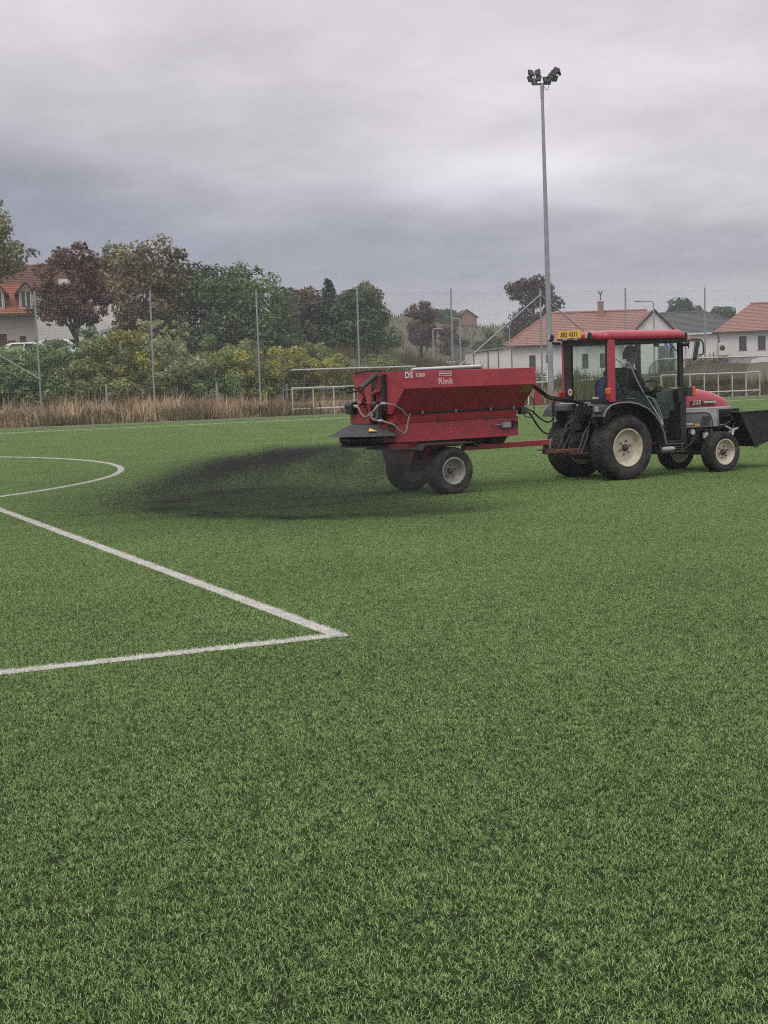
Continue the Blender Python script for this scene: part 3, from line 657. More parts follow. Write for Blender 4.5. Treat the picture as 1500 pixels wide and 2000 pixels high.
# ------------------------------------------------------------------ netting fence
FB0, FB1, FA, FH, NDS = 10.646, 5.0087, 55.84, 5.46, 5.0087
def fence():
    # fence line runs parallel to the touch line
    P0 = np.array([-14.58, 63.98]); D = BV
    base = thing('netting_fence', 'tall ball netting fence on slim grey posts behind the pitch', 'fence', (P0[0], P0[1], 0), TH)
    NET = mat('net_cord', (.23, .25, .25), .8, var=.1)
    ND = 5.0095
    zs = lambda k: gz(*(P0 + D * ND * k)) - .05
    pb = MB().tube([(0, 0, -.2), (0, 0, FH - .0)], [.048, .042], 8); pb.cyl((0, 0, FH), .05, 0, .03, 'z', 8)
    pm = pb.mesh('post', STEEL)
    rg = random.Random(2)
    for k in range(-1, 10):
        o = put('post', pm, base); o.location = (ND * k, 0, 0); o.rotation_euler = (R(rg.uniform(-.4, .4)), R(rg.uniform(-.4, .4)), 0)
    # net: knotted cords, one mesh for each bay
    n, mz = 40, 43; top = FH - .09
    for k in range(-1, 9):
        mb = MB(); x0, x1 = ND * k, ND * (k + 1); rr = random.Random(k); ph = rr.uniform(0, 6)
        def sag(t, q):   # cord hangs between its clips
            return -.05 * abs(math.sin(t * math.pi * 7)) * q - .035 * math.sin(math.pi * t) * q
        def yw(t, q): return .05 * math.sin(3.1 * t + 2 * q + ph)
        w = .0023
        for i in range(n + 1):
            t = i / n; x = x0 + (x1 - x0) * t
            pts = [(x + .012 * math.sin(q * 9 + i), yw(t, q), .12 + (top - .12) * q + sag(t, q)) for q in (0, .25, .5, .75, 1)]
            for a_, b_ in zip(pts[:-1], pts[1:]):
                mb.add([(a_[0] - w, a_[1], a_[2]), (a_[0] + w, a_[1], a_[2]), (b_[0] + w, b_[1], b_[2]), (b_[0] - w, b_[1], b_[2]), (a_[0], a_[1] + w, a_[2]), (b_[0], b_[1] + w, b_[2])], [(0, 1, 2, 3), (1, 4, 5, 2), (4, 0, 3, 5)])
        for j in range(mz + 1):
            q = j / mz; ww = w * (1.8 if j in (0, mz) else 1); m_ = 14
            pts = [(x0 + (x1 - x0) * i / m_, yw(i / m_, q), .12 + (top - .12) * q + sag(i / m_, q)) for i in range(m_ + 1)]
            for a_, b_ in zip(pts[:-1], pts[1:]):
                mb.add([(a_[0], a_[1], a_[2] - ww), (b_[0], b_[1], b_[2] - ww), (b_[0], b_[1], b_[2] + ww), (a_[0], a_[1], a_[2] + ww), (b_[0], b_[1] + ww, b_[2]), (a_[0], a_[1] + ww, a_[2])], [(0, 1, 2, 3), (3, 2, 4, 5), (5, 4, 1, 0)])
        mb.build('net_panel', NET, base, kind='stuff')
    br = [((ND * 5, -.06, 5.2), (ND * 3.58, -.06, .0)), ((ND * 5, .06, 5.2), (ND * 6.4, .06, .0)), ((ND * -1, -.06, 4.9), (0, -.06, 1.72))]
    for a_, b_ in br: MB().tube([a_, b_], .035, 8).build('brace', STEEL, base)
    for k, h_ in ((.53, 1.45), (1.53, 1.35), (2.2, 1.2)):
        s = thing('short_post', {.53: 'short grey post among dry weeds left of the second tall fence post', 1.53: 'short grey post among dry weeds left of the third tall fence post', 2.2: 'short grey post just right of the third tall fence post'}[k], 'post', (*(P0 + D * ND * k - AV * .8), 0), TH, 'short posts in the weeds')
        MB().tube([(0, 0, -.1), (0, 0, h_)], .05, 8).build('pole', STEEL, s); MB().cyl((0, 0, h_), .058, 0, .03, 'z', 8).build('cap', DARKSTEEL, s)
fence()
# ------------------------------------------------------------------ floodlight mast
def mast():
    t = thing('floodlight_mast', 'tall tapering floodlight mast with dark lamp heads behind the hopper', 'floodlight', (7.57, 66.0, 0)); t.rotation_euler = (0, R(-.55), 0)
    MB().tube([(0, 0, 0), (0, 0, 1.2), (0, 0, 5), (0, 0, 10.5), (0, 0, 13.850)], [.145, .135, .112, .078, .062], 14).build('mast', STEEL, t)
    MB().cyl((0, 0, 0), .26, .0, .05, 'z', 14).build('base_plate', STEEL, t)
    MB().tube([(0, 0, 13.250), (0, 0, 13.850)], [.085, .08], 10).build('sleeve', STEEL, t)
    MB().box(-.42, .38, -.05, .05, 13.800, 13.880).build('crossbar', DARKSTEEL, t)
    MB().tube([(.06, -.08, 13.750), (.15, -.1, 13.570), (.24, -.1, 13.570), (.3, -.08, 13.770)], .014, 6).build('cable', HOSEB, t)
    hd = MB(); hd.rbox(-.125, .125, -.045, .045, -.14, .14, .025)
    fins = MB()
    for k in range(5): fins.box(-.1, .1, .045, .075, -.1 + k * .045, -.08 + k * .045)
    hm = hd.mesh('lamp_head', mat('lamp_housing', (.012, .013, .014), .6, var=.15)); fm = fins.mesh('cooling_fins', DARKSTEEL)
    lm = MB().box(-.095, .095, -.0475, -.0455, -.11, .11).mesh('lens', mat('led_lens', (.06, .065, .07), .35, var=.05))
    heads = [(-.47, .0, 14.330, 8, 28), (-.50, .02, 14.070, -6, 32), (-.17, 0, 14.340, -14, -28), (-.14, .02, 14.090, 6, -32), (-.32, .1, 13.970, 2, 0),
             (.17, 0, 14.010, 0, 30), (.3, .02, 14.010, -6, -35), (.4, .03, 14.150, -55, 22), (.52, .04, 14.280, -55, 20), (.64, .05, 14.400, -52, 18), (.58, .1, 14.070, 10, -40), (.78, .1, 14.350, 35, 65)]
    for x, y, z, ry, rz in heads:
        h_ = put('lamp_head', hm, t); h_.location = (x, y, z); h_.rotation_euler = (R(-18), R(ry), R(rz))
        put('cooling_fins', fm, h_); put('lens', lm, h_)
    MB().tube([(-.32, .06, 13.850), (-.32, .06, 14.350)], .03, 8).build('bracket', STEEL, t)
    MB().tube([(.36, .06, 13.850), (.42, .07, 14.050), (.72, .08, 14.350)], .03, 8).build('bracket', DARKSTEEL, t)
mast()
RAILP = mat('dull_white_rail', (.56, .56, .55), .55, var=.1, dirt=(.36, .35, .32), dirt_amt=.6)
# ------------------------------------------------------------------ team shelters
def shelter(label, b0, n, bay, a0=45.9, extra=0.0):
    x, y, _ = pitch(a0, b0)
    t = thing('team_shelter', label, 'shelter', (x, y, 0), TH, 'clear roofed team shelters')
    L_ = n * bay
    for zz in (.24, 1.06):
        MB().tube([(-.02, 0, zz), (L_ + .02, 0, zz)], .036, 8).build('rail', RAILP, t)
    rib = [(0, .95, .0), (0, 1.0, .5), (0, .98, 1.0), (0, .85, 1.4), (0, .55, 1.66), (0, .1, 1.76), (0, -.15, 1.76)]
    for i in range(n + 1):
        X = i * bay
        MB().tube([(X, 0, .0 if i % 1 == 0 else .2), (X, 0, 1.06)], .03, 8).build('upright', RAILP, t)
        MB().tube([(X, p[1], p[2]) for p in rib], .022, 8).build('rib', STEEL, t)
        MB().tube([(X, 0, .24), (X, .95, .05)], .02, 6).build('foot_bar', STEEL, t)
    MB().tube([(-.05, -.15, 1.775), (L_ + .05 + extra, -.15, 1.775)], .03, 8).build('roof_rail', RAILP, t)
    MB().tube([(0, .98, 1.0), (L_, .98, 1.0)], .02, 8).build('back_rail', STEEL, t)
    for i in range(n):
        mb = MB(); a_, b_ = i * bay + .03, (i + 1) * bay - .03
        prof = [(p[1] + .028, p[2] + .01) for p in rib[1:]]
        vs = [(a_, p[0], p[1]) for p in prof] + [(b_, p[0], p[1]) for p in prof]; m_ = len(prof)
        vs += [(v[0], v[1] + .006, v[2] + .006) for v in vs]
        fs = [(j, j + 1, j + 1 + m_, j + m_) for j in range(m_ - 1)]; fs += [tuple(q + 2 * m_ for q in f[::-1]) for f in fs]
        mb.add(vs, fs, True).build('roof_panel', POLY, t)
shelter('clear roofed team shelter with white rails left of the red spreader', 17.95, 6, .88)
shelter('clear roofed team shelter with white rails beyond the tractor bonnet', 35.4, 7, .777, extra=1.0)
def stand():
    t = thing('white_tube_frame', 'low white tube frame under the floodlight mast beside the hopper end', 'frame', (*pitch(46.2, 29.4)[:2], 0), TH)
    MB().tube([(-.6, 0, 0), (-.6, 0, .95), (0, 0, .95), (.35, 0, .95), (.35, 0, 1.75)], .03, 8).build('tube', WHITEP, t)
    t = thing('red_post_pad', 'small red padded board standing at the foot of the fence by the mast', 'pad', (*pitch(46.0, 29.15)[:2], 0), TH)
    MB().prism([(-.13, 0), (.2, 0), (.12, .75), (-.05, .95), (-.13, .95)], 0, .1, 'y').build('board', mat('red_foam', (.30, .04, .04), .7), t)
    MB().box(-.1, .32, -.1, .2, 0, .05).build('foot', mat('red_foam', (.45, .03, .035)), t)
stand()
def clutter():
    t = thing('board_pile', 'small pile of white boards on the rough grass below the heat pump', 'boards', (*pitch(70, 44.2)[:2], 0)); t.location.z = gz(*t.location[:2])
    rg = random.Random(6)
    bm_ = MB().box(-.5, .5, -.09, .09, -.02, .02).mesh('board', WHITEP)
    for k in range(5):
        o = put('board', bm_, t); o.location = (rg.uniform(-.3, .3), rg.uniform(-.3, .3), .3 + .07 * k); o.rotation_euler = (rg.uniform(-.25, .25), rg.uniform(-.3, .3), rg.uniform(-.9, .9))
    t = thing('white_pipe', 'long white pipe lying in the grass right of the board pile', 'pipe', (*pitch(70, 46.6)[:2], 0)); t.location.z = gz(*t.location[:2]) + .3
    MB().tube([(-.9, 0, 0), (0, .05, .03), (.9, 0, .12)], .07, 8).build('pipe', WHITEP, t)
clutter()
# ------------------------------------------------------------------ street lamps
def street_lamp(label, x, y, h_, arm, seed=0):
    t = thing('street_lamp', label, 'street lamp', (x, y, gz(x, y)), 0, 'street lamps behind the fence')
    MB().tube([(0, 0, 0), (0, 0, h_ * .7), (0, 0, h_ - .15), (arm * .12, 0, h_ - .02), (arm, 0, h_)], [.09, .06, .05, .045, .035], 8).build('pole', STEEL, t)
    MB().rbox(min(arm, arm * 1.5), max(arm, arm * 1.5), -.09, .09, h_ - .03, h_ + .05, .02).build('lamp_head', GREYPL, t)
def atz(x, y, ztop): return ztop - gz(x, y)
for lab, x, y, zt, arm in [('white street lamp in front of the purplish tree', -6.85, 100, 6.75, -.45), ('curved street lamp beside the small brown tree', 4.3, 118, 4.85, .8), ('street lamp with short arm in front of the brick house', 6.1, 112, 5.4, -.6),
                           ('street lamp between the brown tree and the long red roof', 11.2, 128, 5.1, -.75), ('street lamp with long arm standing before the white gable', 22.3, 121, 6.6, -1.0), ('white lamp post right of the red tree trunk', -17.3, 90, 5.1, .3)]:
    street_lamp(lab, x, y, atz(x, y, zt), arm)
# ------------------------------------------------------------------ houses
WALLW = mat('white_render', (.80, .785, .78), .85, var=.05, scale=1.2, dirt=(.5, .48, .45), dirt_amt=.35, dscale=1.0)
WALLB = mat('beige_render', (.50, .46, .41), .9, var=.08, scale=1.5, dirt=(.3, .27, .23), dirt_amt=.4, dscale=1.4)
WALLY = mat('yellow_render', (.55, .43, .24), .9, var=.06)
TILE_P = mat('faded_red_tile', (.31, .175, .15), .88, col2=(.40, .225, .19), scale=3.5, dirt=(.27, .13, .11), dirt_amt=.5, dscale=2)
TILE_O = mat('orange_tile', (.34, .125, .075), .8, col2=(.42, .165, .10), scale=4, dirt=(.28, .10, .07), dirt_amt=.5)
TILE_B = mat('brown_red_tile', (.13, .06, .047), .88, col2=(.17, .08, .06), scale=4)
TILE_G = mat('grey_tile', (.085, .087, .095), .7, col2=(.12, .122, .13), scale=4)
FRAMEB = mat('brown_window_frame', (.16, .12, .10), .6)
TRIM = mat('dark_trim', (.07, .06, .06), .6)
BRICK = mat('raw_brick', (.30, .17, .14), .9, col2=(.38, .22, .18), scale=9)
def roof_plane(mb, e0, e1, r1, r0, courses, step=.035):
    """tile courses: each a strip lifted at its lower edge over the course below; e eaves, r ridge"""
    e0, e1, r1, r0 = map(Vector, (e0, e1, r1, r0)); nrm = (e1 - e0).cross(r0 - e0).normalized()
    if nrm.z < 0: nrm = -nrm
    for k in range(courses):
        q0, q1 = k / courses, (k + 1) / courses
        a_, b_ = e0.lerp(r0, q0), e1.lerp(r1, q0); c_, d_ = e1.lerp(r1, q1), e0.lerp(r0, q1)
        up_ = nrm * step
        mb.add([tuple(a_ + up_), tuple(b_ + up_), tuple(c_), tuple(d_), tuple(a_), tuple(b_)], [(0, 1, 2, 3), (4, 5, 1, 0)])
def window(par, x0, x1, z0, z1, y=0.0, n=2, fm=None):
    fm = fm or FRAMEB; w_ = MB(); d = .05
    w_.box(x0, x1, y - .025, y + .1, z1 - d, z1); w_.box(x0, x1, y - .025, y + .1, z0, z0 + d); w_.box(x0, x0 + d, y - .025, y + .1, z0 + d, z1 - d); w_.box(x1 - d, x1, y - .025, y + .1, z0 + d, z1 - d)
    if n == 2: w_.box((x0 + x1) / 2 - .025, (x0 + x1) / 2 + .025, y - .02, y + .1, z0 + d, z1 - d)
    f = w_.build('window', fm, par)
    MB().box(x0 + d, x1 - d, y + .03, y + .05, z0 + d, z1 - d).build('pane', WIN, f)
    MB().box(x0 - .05, x1 + .05, y - .09, y - .026, z0 - .05, z0 - .002).build('sill', TRIM, f)
def wall_front(mb, x0, x1, z0, z1, holes, y=0.0, th=.3):
    """front wall with real window openings"""
    hs = sorted(holes); x = x0
    for a_, b_, c_, d_ in hs:
        mb.box(x, a_, y, y + th, z0, z1); mb.box(a_, b_, y, y + th, z0, c_); mb.box(a_, b_, y, y + th, d_, z1); x = b_
    mb.box(x, x1, y, y + th, z0, z1)
def house_long():
    # bungalow with hipped ends and a white gable; z is measured from the wall foot
    X0, Y0 = 11.3, 130.0; zb = .45
    t = thing('bungalow', 'long white bungalow with faded red hipped roof and white front gable behind the tractor', 'house', (X0, Y0, zb), R(-4.5))
    W_, D_ = 15.6, 9.0; ze, zr = 3.02, 5.85
    wins = [(x, x + .55, .95 + .0, 2.15) for x in (1.75, 3.2, 4.65, 6.3, 7.85)]
    mb = MB(); wall_front(mb, .3, 9.9, 0, ze - .03, wins); mb.box(.3, .6, .3, D_ - .3, 0, ze - .03); mb.box(W_ - .6, W_ - .3, .3, D_ - .3, 0, ze - .03); mb.box(.3, W_ - .3, D_ - .3, D_, 0, ze - .03)
    mb.build('wall', WALLW, t)
    MB().box(.28, W_ - .28, -.02, .28, -.6, -.002).build('plinth', TRIM, t)
    rf = MB(); o = .45
    roof_plane(rf, (-o, -o, ze), (W_ + o, -o, ze), (W_ - 3.2, D_ / 2, zr), (3.7, D_ / 2, zr), 19)
    roof_plane(rf, (-o, D_ + o, ze), (-o, -o, ze), (3.7, D_ / 2, zr), (3.7, D_ / 2, zr), 19)
    roof_plane(rf, (W_ + o, -o, ze), (W_ + o, D_ + o, ze), (W_ - 3.2, D_ / 2, zr), (W_ - 3.2, D_ / 2, zr), 19)
    roof_plane(rf, (W_ + o, D_ + o, ze), (-o, D_ + o, ze), (3.7, D_ / 2, zr), (W_ - 3.2, D_ / 2, zr), 19)
    r_ob = rf.build('roof', TILE_P, t)
    MB().box(-o, W_ + o, -o - .04, -o - .002, ze - .12, ze + .02).build('gutter', TRIM, t)
    MB().tube([(3.7, D_ / 2, zr + .05), (W_ - 3.2, D_ / 2, zr + .05)], .11, 8).build('ridge_tiles', TILE_P, r_ob)
    MB().tube([(-o, -o, ze + .06), (3.7, D_ / 2, zr + .05)], .08, 6).build('ridge_tiles', TILE_P, r_ob)
    for a_ in wins: window(t, a_[0], a_[1], a_[2], a_[3], .06, 2)
    ch = MB().box(8.0, 8.5, 3.6, 4.1, 5.3, 6.75).build('chimney', BRICK, r_ob); MB().box(7.94, 8.56, 3.54, 4.16, 6.752, 6.85).build('chimney_cap', WHITEP, ch) if False else None
    MB().box(7.94, 8.56, 3.54, 4.16, 6.752, 6.85).build('chimney_cap', WHITEP, r_ob)
    MB().tube([(8.25, 3.85, 6.86), (8.25, 3.85, 7.5)], .05, 6).tube([(8.1, 3.85, 7.7), (8.18, 3.85, 7.45), (8.25, 3.85, 7.4), (8.33, 3.85, 7.45), (8.4, 3.85, 7.7)], .05, 6).build('flue', TRIM, r_ob)
    # gabled wing, standing forward
    gx0, gx1, gy = 9.9, 15.0, -.9; gxm = (gx0 + gx1) / 2; gz1, gzr = 3.0, 5.75
    door = (12.75, 14.15, .05, 2.6)
    gm = MB(); wall_front(gm, gx0, gx1, 0, gz1, [door], gy); gm.prism([(gx0, gz1), (gx1, gz1), (gxm, gzr - .2)], gy, gy + .3, 'y')
    gm.box(gx0, gx0 + .3, gy + .3, 2, 0, gz1); gm.box(gx1 - .3, gx1, gy + .3, 2, 0, gz1)
    gm.build('gable_wall', WALLW, t)
    d_ = MB().box(door[0], door[1], gy + .1, gy + .15, door[2], door[3]).build('door', mat('grey_door', (.13, .15, .15), .4), t)
    MB().box(door[0] + .15, door[0] + .6, gy + .09, gy + .099, .4, 2.4).build('pane', WIN, d_); MB().box(door[1] - .6, door[1] - .15, gy + .09, gy + .099, .4, 2.4).build('pane', WIN, d_)
    MB().box(door[0] + .66, door[0] + .7, gy + .04, gy + .1, 1.0, 1.2).build('handle', STEEL, d_)
    g2 = MB()
    roof_plane(g2, (gx0 - .4, gy - .25, gz1 - .3), (gx0 - .4, 4.0, gz1 - .3), (gxm, 4.0, gzr), (gxm, gy - .25, gzr), 15)
    roof_plane(g2, (gx1 + .4, 4.0, gz1 - .3), (gx1 + .4, gy - .25, gz1 - .3), (gxm, gy - .25, gzr), (gxm, 4.0, gzr), 15)
    g2.build('gable_roof', TILE_P, t)
    MB().tube([(gx0 - .4, gy - .27, gz1 - .3), (gxm, gy - .27, gzr)], .06, 6).tube([(gxm, gy - .27, gzr), (gx1 + .4, gy - .27, gz1 - .3)], .06, 6).build('verge', TRIM, t)
    sg = thing('info_sign', 'blue sign with white bar on a post, seen through the tractor windscreen', 'sign', (21.35, 110, gz(21.35, 110)))
    MB().tube([(0, 0, 0), (0, 0, 3.1)], .035, 6).build('post', STEEL, sg)
    pl = MB().rbox(-.33, .33, -.03, -.015, 2.25, 3.1, .01).build('panel', mat('sign_blue', (.04, .10, .42), .4), sg)
    MB().box(-.07, .07, -.036, -.031, 2.4, 2.95).build('white_bar', WHITEPRINT, sg)
house_long()
def house_right():
    X0, Y0, zb = 29.55, 130.0, 1.5
    t = thing('house', 'white house with faded red hipped roof at the right picture edge', 'house', (X0, Y0, zb), R(-12))
    W_, D_, ze, zr, o = 14, 9.6, 2.62, 5.1, .45
    wins = [(1.75, 2.4, .98, 2.2), (3.35, 4.0, .98, 2.2), (5.6, 6.3, .98, 2.2)]
    mb = MB(); wall_front(mb, .0, W_, -.8, ze - .03, wins); mb.box(0, .3, .3, D_, -.8, ze - .03); mb.box(W_ - .3, W_, .3, D_, -.8, ze - .03); mb.box(.3, W_ - .3, D_ - .3, D_, -.8, ze - .03)
    mb.build('wall', WALLW, t)
    rf = MB()
    roof_plane(rf, (-o, -o, ze), (W_ + o, -o, ze), (W_ - 3.4, D_ / 2, zr), (2.9, D_ / 2, zr), 19)
    roof_plane(rf, (-o, D_ + o, ze), (-o, -o, ze), (2.9, D_ / 2, zr), (2.9, D_ / 2, zr), 19)
    roof_plane(rf, (W_ + o, -o, ze), (W_ + o, D_ + o, ze), (W_ - 3.4, D_ / 2, zr), (W_ - 3.4, D_ / 2, zr), 19)
    roof_plane(rf, (W_ + o, D_ + o, ze), (-o, D_ + o, ze), (2.9, D_ / 2, zr), (W_ - 3.4, D_ / 2, zr), 19)
    r_ob = rf.build('roof', TILE_P, t)
    MB().tube([(2.9, D_ / 2, zr + .05), (W_ - 3.4, D_ / 2, zr + .05)], .11, 8).build('ridge_tiles', TILE_P, r_ob)
    MB().box(-o, W_ + o, -o - .05, -o - .002, ze - .12, ze + .02).build('gutter', TRIM, t)
    MB().tube([(-.15, -.4, ze - .1), (.02, -.12, ze - .4), (.06, -.07, ze - .6), (.06, -.07, -.5)], .05, 6).build('downpipe', TRIM, t)
    for a_ in wins: window(t, *a_, .06, 2)
    ac = thing('heat_pump', 'white heat pump with black fan at the corner of the right house', 'heat pump', (29.75, 129.0, gz(29.75, 129.0)))
    hz = 2.62 - gz(29.75, 129)
    MB().rbox(-.42, .42, -.2, .2, hz - .55, hz + .55, .03).build('case', WHITEP, ac); MB().box(-.38, .38, -.15, .15, 0, hz - .552).build('stand', GREYPL, ac)
    MB().lathe([(.0, -.035), (.22, -.03), (.24, .0)], (-.13, -.2, hz + .12), 16, 'y').build('fan', BLACKP, ac)
house_right()
def house_grey():
    t = thing('grey_roofed_house', 'white house with dark grey roof between the two red roofed houses', 'house', (27.6, 151, 1.6), R(-11))
    W_, D_, ze, zr = 10.5, 9, 2.9, 5.1
    wins = [(4.2, 4.75, 1.7, 2.25)]
    mb = MB(); wall_front(mb, 0, W_, -.8, ze - .1, wins); mb.box(0, .3, .3, D_, -.8, ze - .1); mb.box(W_ - .3, W_, .3, D_, -.8, ze - .1); mb.build('wall', WALLW, t)
    rf = MB()
    roof_plane(rf, (-.4, -.4, ze), (W_ + .4, -.4, ze), (W_ - 5.2, D_ / 2, zr), (.8, D_ / 2, zr), 17)
    roof_plane(rf, (W_ + .4, -.4, ze), (W_ + .4, D_ + .4, ze), (W_ - 5.2, D_ / 2, zr), (W_ - 5.2, D_ / 2, zr), 17)
    roof_plane(rf, (-.4, D_ + .4, ze), (-.4, -.4, ze), (.8, D_ / 2, zr), (.8, D_ / 2, zr), 17)
    r_ob = rf.build('roof', TILE_G, t); MB().tube([(.8, D_ / 2, zr + .04), (W_ - 5.2, D_ / 2, zr + .04), (W_ + .4, -.4, ze + .06)], .1, 6).build('ridge_tiles', TILE_G, r_ob)
    MB().box(-.4, W_ + .4, -.44, -.402, ze - .16, ze + .01).build('gutter', WHITEP, t)
    for a_ in wins: window(t, *a_, .06, 1, TRIM)
house_grey()
def shed():
    t = thing('container_shed', 'low white panel shed with grey roof left of the long bungalow', 'shed', (7.6, 120, gz(7.6, 120)), R(8))
    z0, z1 = -.1, 2.1
    for i, (a_, b_) in enumerate(((.04, 1.15), (1.2, 2.0), (2.05, 3.1))): MB().box(a_, b_, 0, .06, z0, z1 + .1 * i).build('wall_panel', WALLW, t)
    MB().box(-.1, -.001, .0, 3, z0, z1).build('side_panel', WALLW, t)
    for x in (0, 1.175, 2.025, 3.12): MB().box(x - .035, x + .035, -.03, .07 if 0 else -.002, z0, z1 + .1).build('frame_post', TRIM, t)
    MB().prism([(-.2, z1 + .02), (3.3, z1 + .34), (3.3, z1 + .44), (-.2, z1 + .12)], -.2, 3.2, 'y').build('roof', mat('grey_sheet_roof', (.20, .19, .185), .7), t)
    b_ = thing('yellow_crate', 'small yellow crate left of the white panel shed', 'crate', (6.9, 118, gz(6.9, 118)))
    MB().rbox(-.25, .25, -.25, .25, .0, .95, .03).build('body', mat('ochre_paint', (.52, .36, .15), .6), b_); MB().box(-.28, .28, -.28, .28, .952, 1.0).build('lid', mat('ochre_paint', (.52, .36, .15)), b_)
    c_ = thing('white_cabinet', 'white electric cabinet left of the yellow crate', 'cabinet', (5.65, 118, gz(5.65, 118)))
    MB().rbox(-.35, .35, -.2, .2, 0, .85, .02).build('body', WHITEP, c_)
    for x in (-.17, .17): MB().box(x - .15, x + .15, -.215, -.201, .08, .78).build('door', WHITEP, c_)
shed()
def brick_house():
    x, y = 15.3, 258; z = 9.0
    t = thing('brick_house', 'small unfinished brick house on top of the distant hill', 'house', (x, y, z), R(6))
    MB().box(-1.75, 1.75, 0, 6, -.6, 1.55).prism([(-1.75, 1.55), (1.75, 1.55), (0, 2.75)], 0, .3, 'y').build('wall', BRICK, t)
    rf = MB(); roof_plane(rf, (-2.1, -.3, 1.35), (-2.1, 6.3, 1.35), (0, 6.3, 2.85), (0, -.3, 2.85), 8); roof_plane(rf, (2.1, 6.3, 1.35), (2.1, -.3, 1.35), (0, -.3, 2.85), (0, 6.3, 2.85), 8); rf.build('roof', TILE_B, t)
    MB().tube([(-2.1, -.32, 1.38), (0, -.32, 2.88)], .07, 6).tube([(0, -.32, 2.88), (2.1, -.32, 1.38)], .07, 6).build('verge', WALLB, t)
    g = thing('garden_fence', 'grey plank garden fence on the slope below the brick house', 'fence', (10.6, 170, gz(10.6, 170)))
    pm = MB().box(-.06, .06, -.015, .015, -.2, 1.5).mesh('plank', mat('grey_planks', (.2, .185, .17), .9))
    for k in range(24):
        o = put('plank', pm, g); o.location = ((k - 16) * .15, 0, gz(10.6 + (k - 16) * .15, 170) - gz(10.6, 170))
brick_house()
def house_left():
    # stone-coloured house with an orange roof and two dormers
    t = thing('dormer_house', 'beige house with orange tiled roof and two dormers at the left edge', 'house', (-20.8, 92, 2.85), R(13))
    W_, ze, zr, D_ = 9.0, 2.95, 5.05, 8.0      # runs to the left from its right corner
    arch = (-3.0, -2.0, .2, 1.75); wins = [(-1.25, -.85, .1, 1.6)]
    mb = MB(); wall_front(mb, -W_, -.45, -.8, ze - .05, [(-4.8, -4.0, .2, 1.5), arch] + wins); mb.box(-.45, -.15, .0, D_, -.8, ze - .05); mb.box(-W_, -W_ + .3, .3, D_, -.8, ze - .05); mb.build('wall', WALLB, t)
    for a_ in [(-4.8, -4.0, .2, 1.5)] + wins: window(t, *a_, .08, 2, FRAMEB)
    dr = MB().box(arch[0], arch[1], .1, .16, arch[2], arch[3]).build('door', mat('brown_gate', (.12, .05, .03), .7), t)
    MB().box(arch[1] + .02, arch[1] + .5, -.06, -.01, .1, 1.35).build('shutter', mat('brown_gate', (.12, .05, .03)), t)
    MB().box(-.32, -.2, -.03, .03 if 0 else -.002, -.6, 1.4).build('shutter', mat('brown_gate', (.12, .05, .03)), t)
    rf = MB(); roof_plane(rf, (-W_ - .4, -.55, ze), (.15, -.55, ze), (-1.1, D_ / 2, zr), (-W_ - .4, D_ / 2, zr), 17); roof_plane(rf, (.15, -.55, ze), (.15, D_ + .5, ze), (-1.1, D_ / 2, zr), (-1.1, D_ / 2, zr), 17)
    r_ob = rf.build('roof', TILE_O, t)
    MB().box(-W_ - .4, .15, -.6, -.552, ze - .14, ze).build('gutter', TRIM, t)
    for cx in (-.75, -2.45):
        d = MB(); d.box(cx - .42, cx - .34, .1, 1.9, ze + .2, ze + 1.35); d.box(cx + .34, cx + .42, .1, 1.9, ze + .2, ze + 1.35); d.box(cx - .34, cx + .34, .1, .2, ze + .2, ze + .42); d.prism([(cx - .42, ze + 1.352), (cx + .42, ze + 1.352), (cx, ze + 1.68)], .1, .2, 'y')
        db = d.build('dormer', WALLB, t)
        w_ = MB(); w_.box(cx - .32, cx - .26, .09, .19, ze + .44, ze + 1.34); w_.box(cx + .26, cx + .32, .09, .19, ze + .44, ze + 1.34); w_.box(cx - .03, cx + .03, .09, .19, ze + .44, ze + 1.34); w_.build('window_frame', WHITEP, db)
        MB().box(cx - .26, cx + .26, .13, .15, ze + .44, ze + 1.34).build('pane', WIN, db)
        r2 = MB(); roof_plane(r2, (cx - .68, -.15, ze + 1.2), (cx - .68, 2.6, ze + 1.2), (cx, 2.6, ze + 1.95), (cx, -.15, ze + 1.95), 5, .03); roof_plane(r2, (cx + .68, 2.6, ze + 1.2), (cx + .68, -.15, ze + 1.2), (cx, -.15, ze + 1.95), (cx, 2.6, ze + 1.95), 5, .03); r2.build('dormer_roof', TILE_O, db)
        MB().prism([(cx - .66, ze + 1.2), (cx - .56, ze + 1.2), (cx, ze + 1.85), (cx + .56, ze + 1.2), (cx + .66, ze + 1.2), (cx, ze + 1.93)], -.14, -.06, 'y').build('barge_board', TRIM, db)
    MB().box(-4.2, -3.7, 3.4, 3.9, 5.5, 6.9).build('chimney', WALLB, r_ob)
    # white house behind with a brown-red roof
    t2 = thing('white_house', 'white house with brownish red roof behind the rusty red tree', 'house', (-23.6, 106, 2.9), R(-4))
    MB().box(-4, 7.9, 0, .3, -.8, 5.2).box(7.6, 7.9, .3, 8, -.8, 5.2).build('wall', WALLW, t2)
    rf = MB(); roof_plane(rf, (-4.4, -.5, 5.1), (8.3, -.5, 5.1), (7.4, 4, 7.3), (-4.4, 4, 7.3), 16); roof_plane(rf, (8.3, -.5, 5.1), (8.3, 8.5, 5.1), (7.4, 4, 7.3), (7.4, 4, 7.3), 16); rb = rf.build('roof', TILE_B, t2)
    MB().box(-.3, .3, 2.4, 3.0, 6.0, 7.5).build('chimney', TRIM, rb)
    MB().box(1.3, 1.9, -.55, .9, 5.2, 5.85).build('dormer', WALLW, t2)
    for x in (2.8, 5.2): window(t2, x, x + .8, .6, 1.9, -.03, 2, FRAMEB)
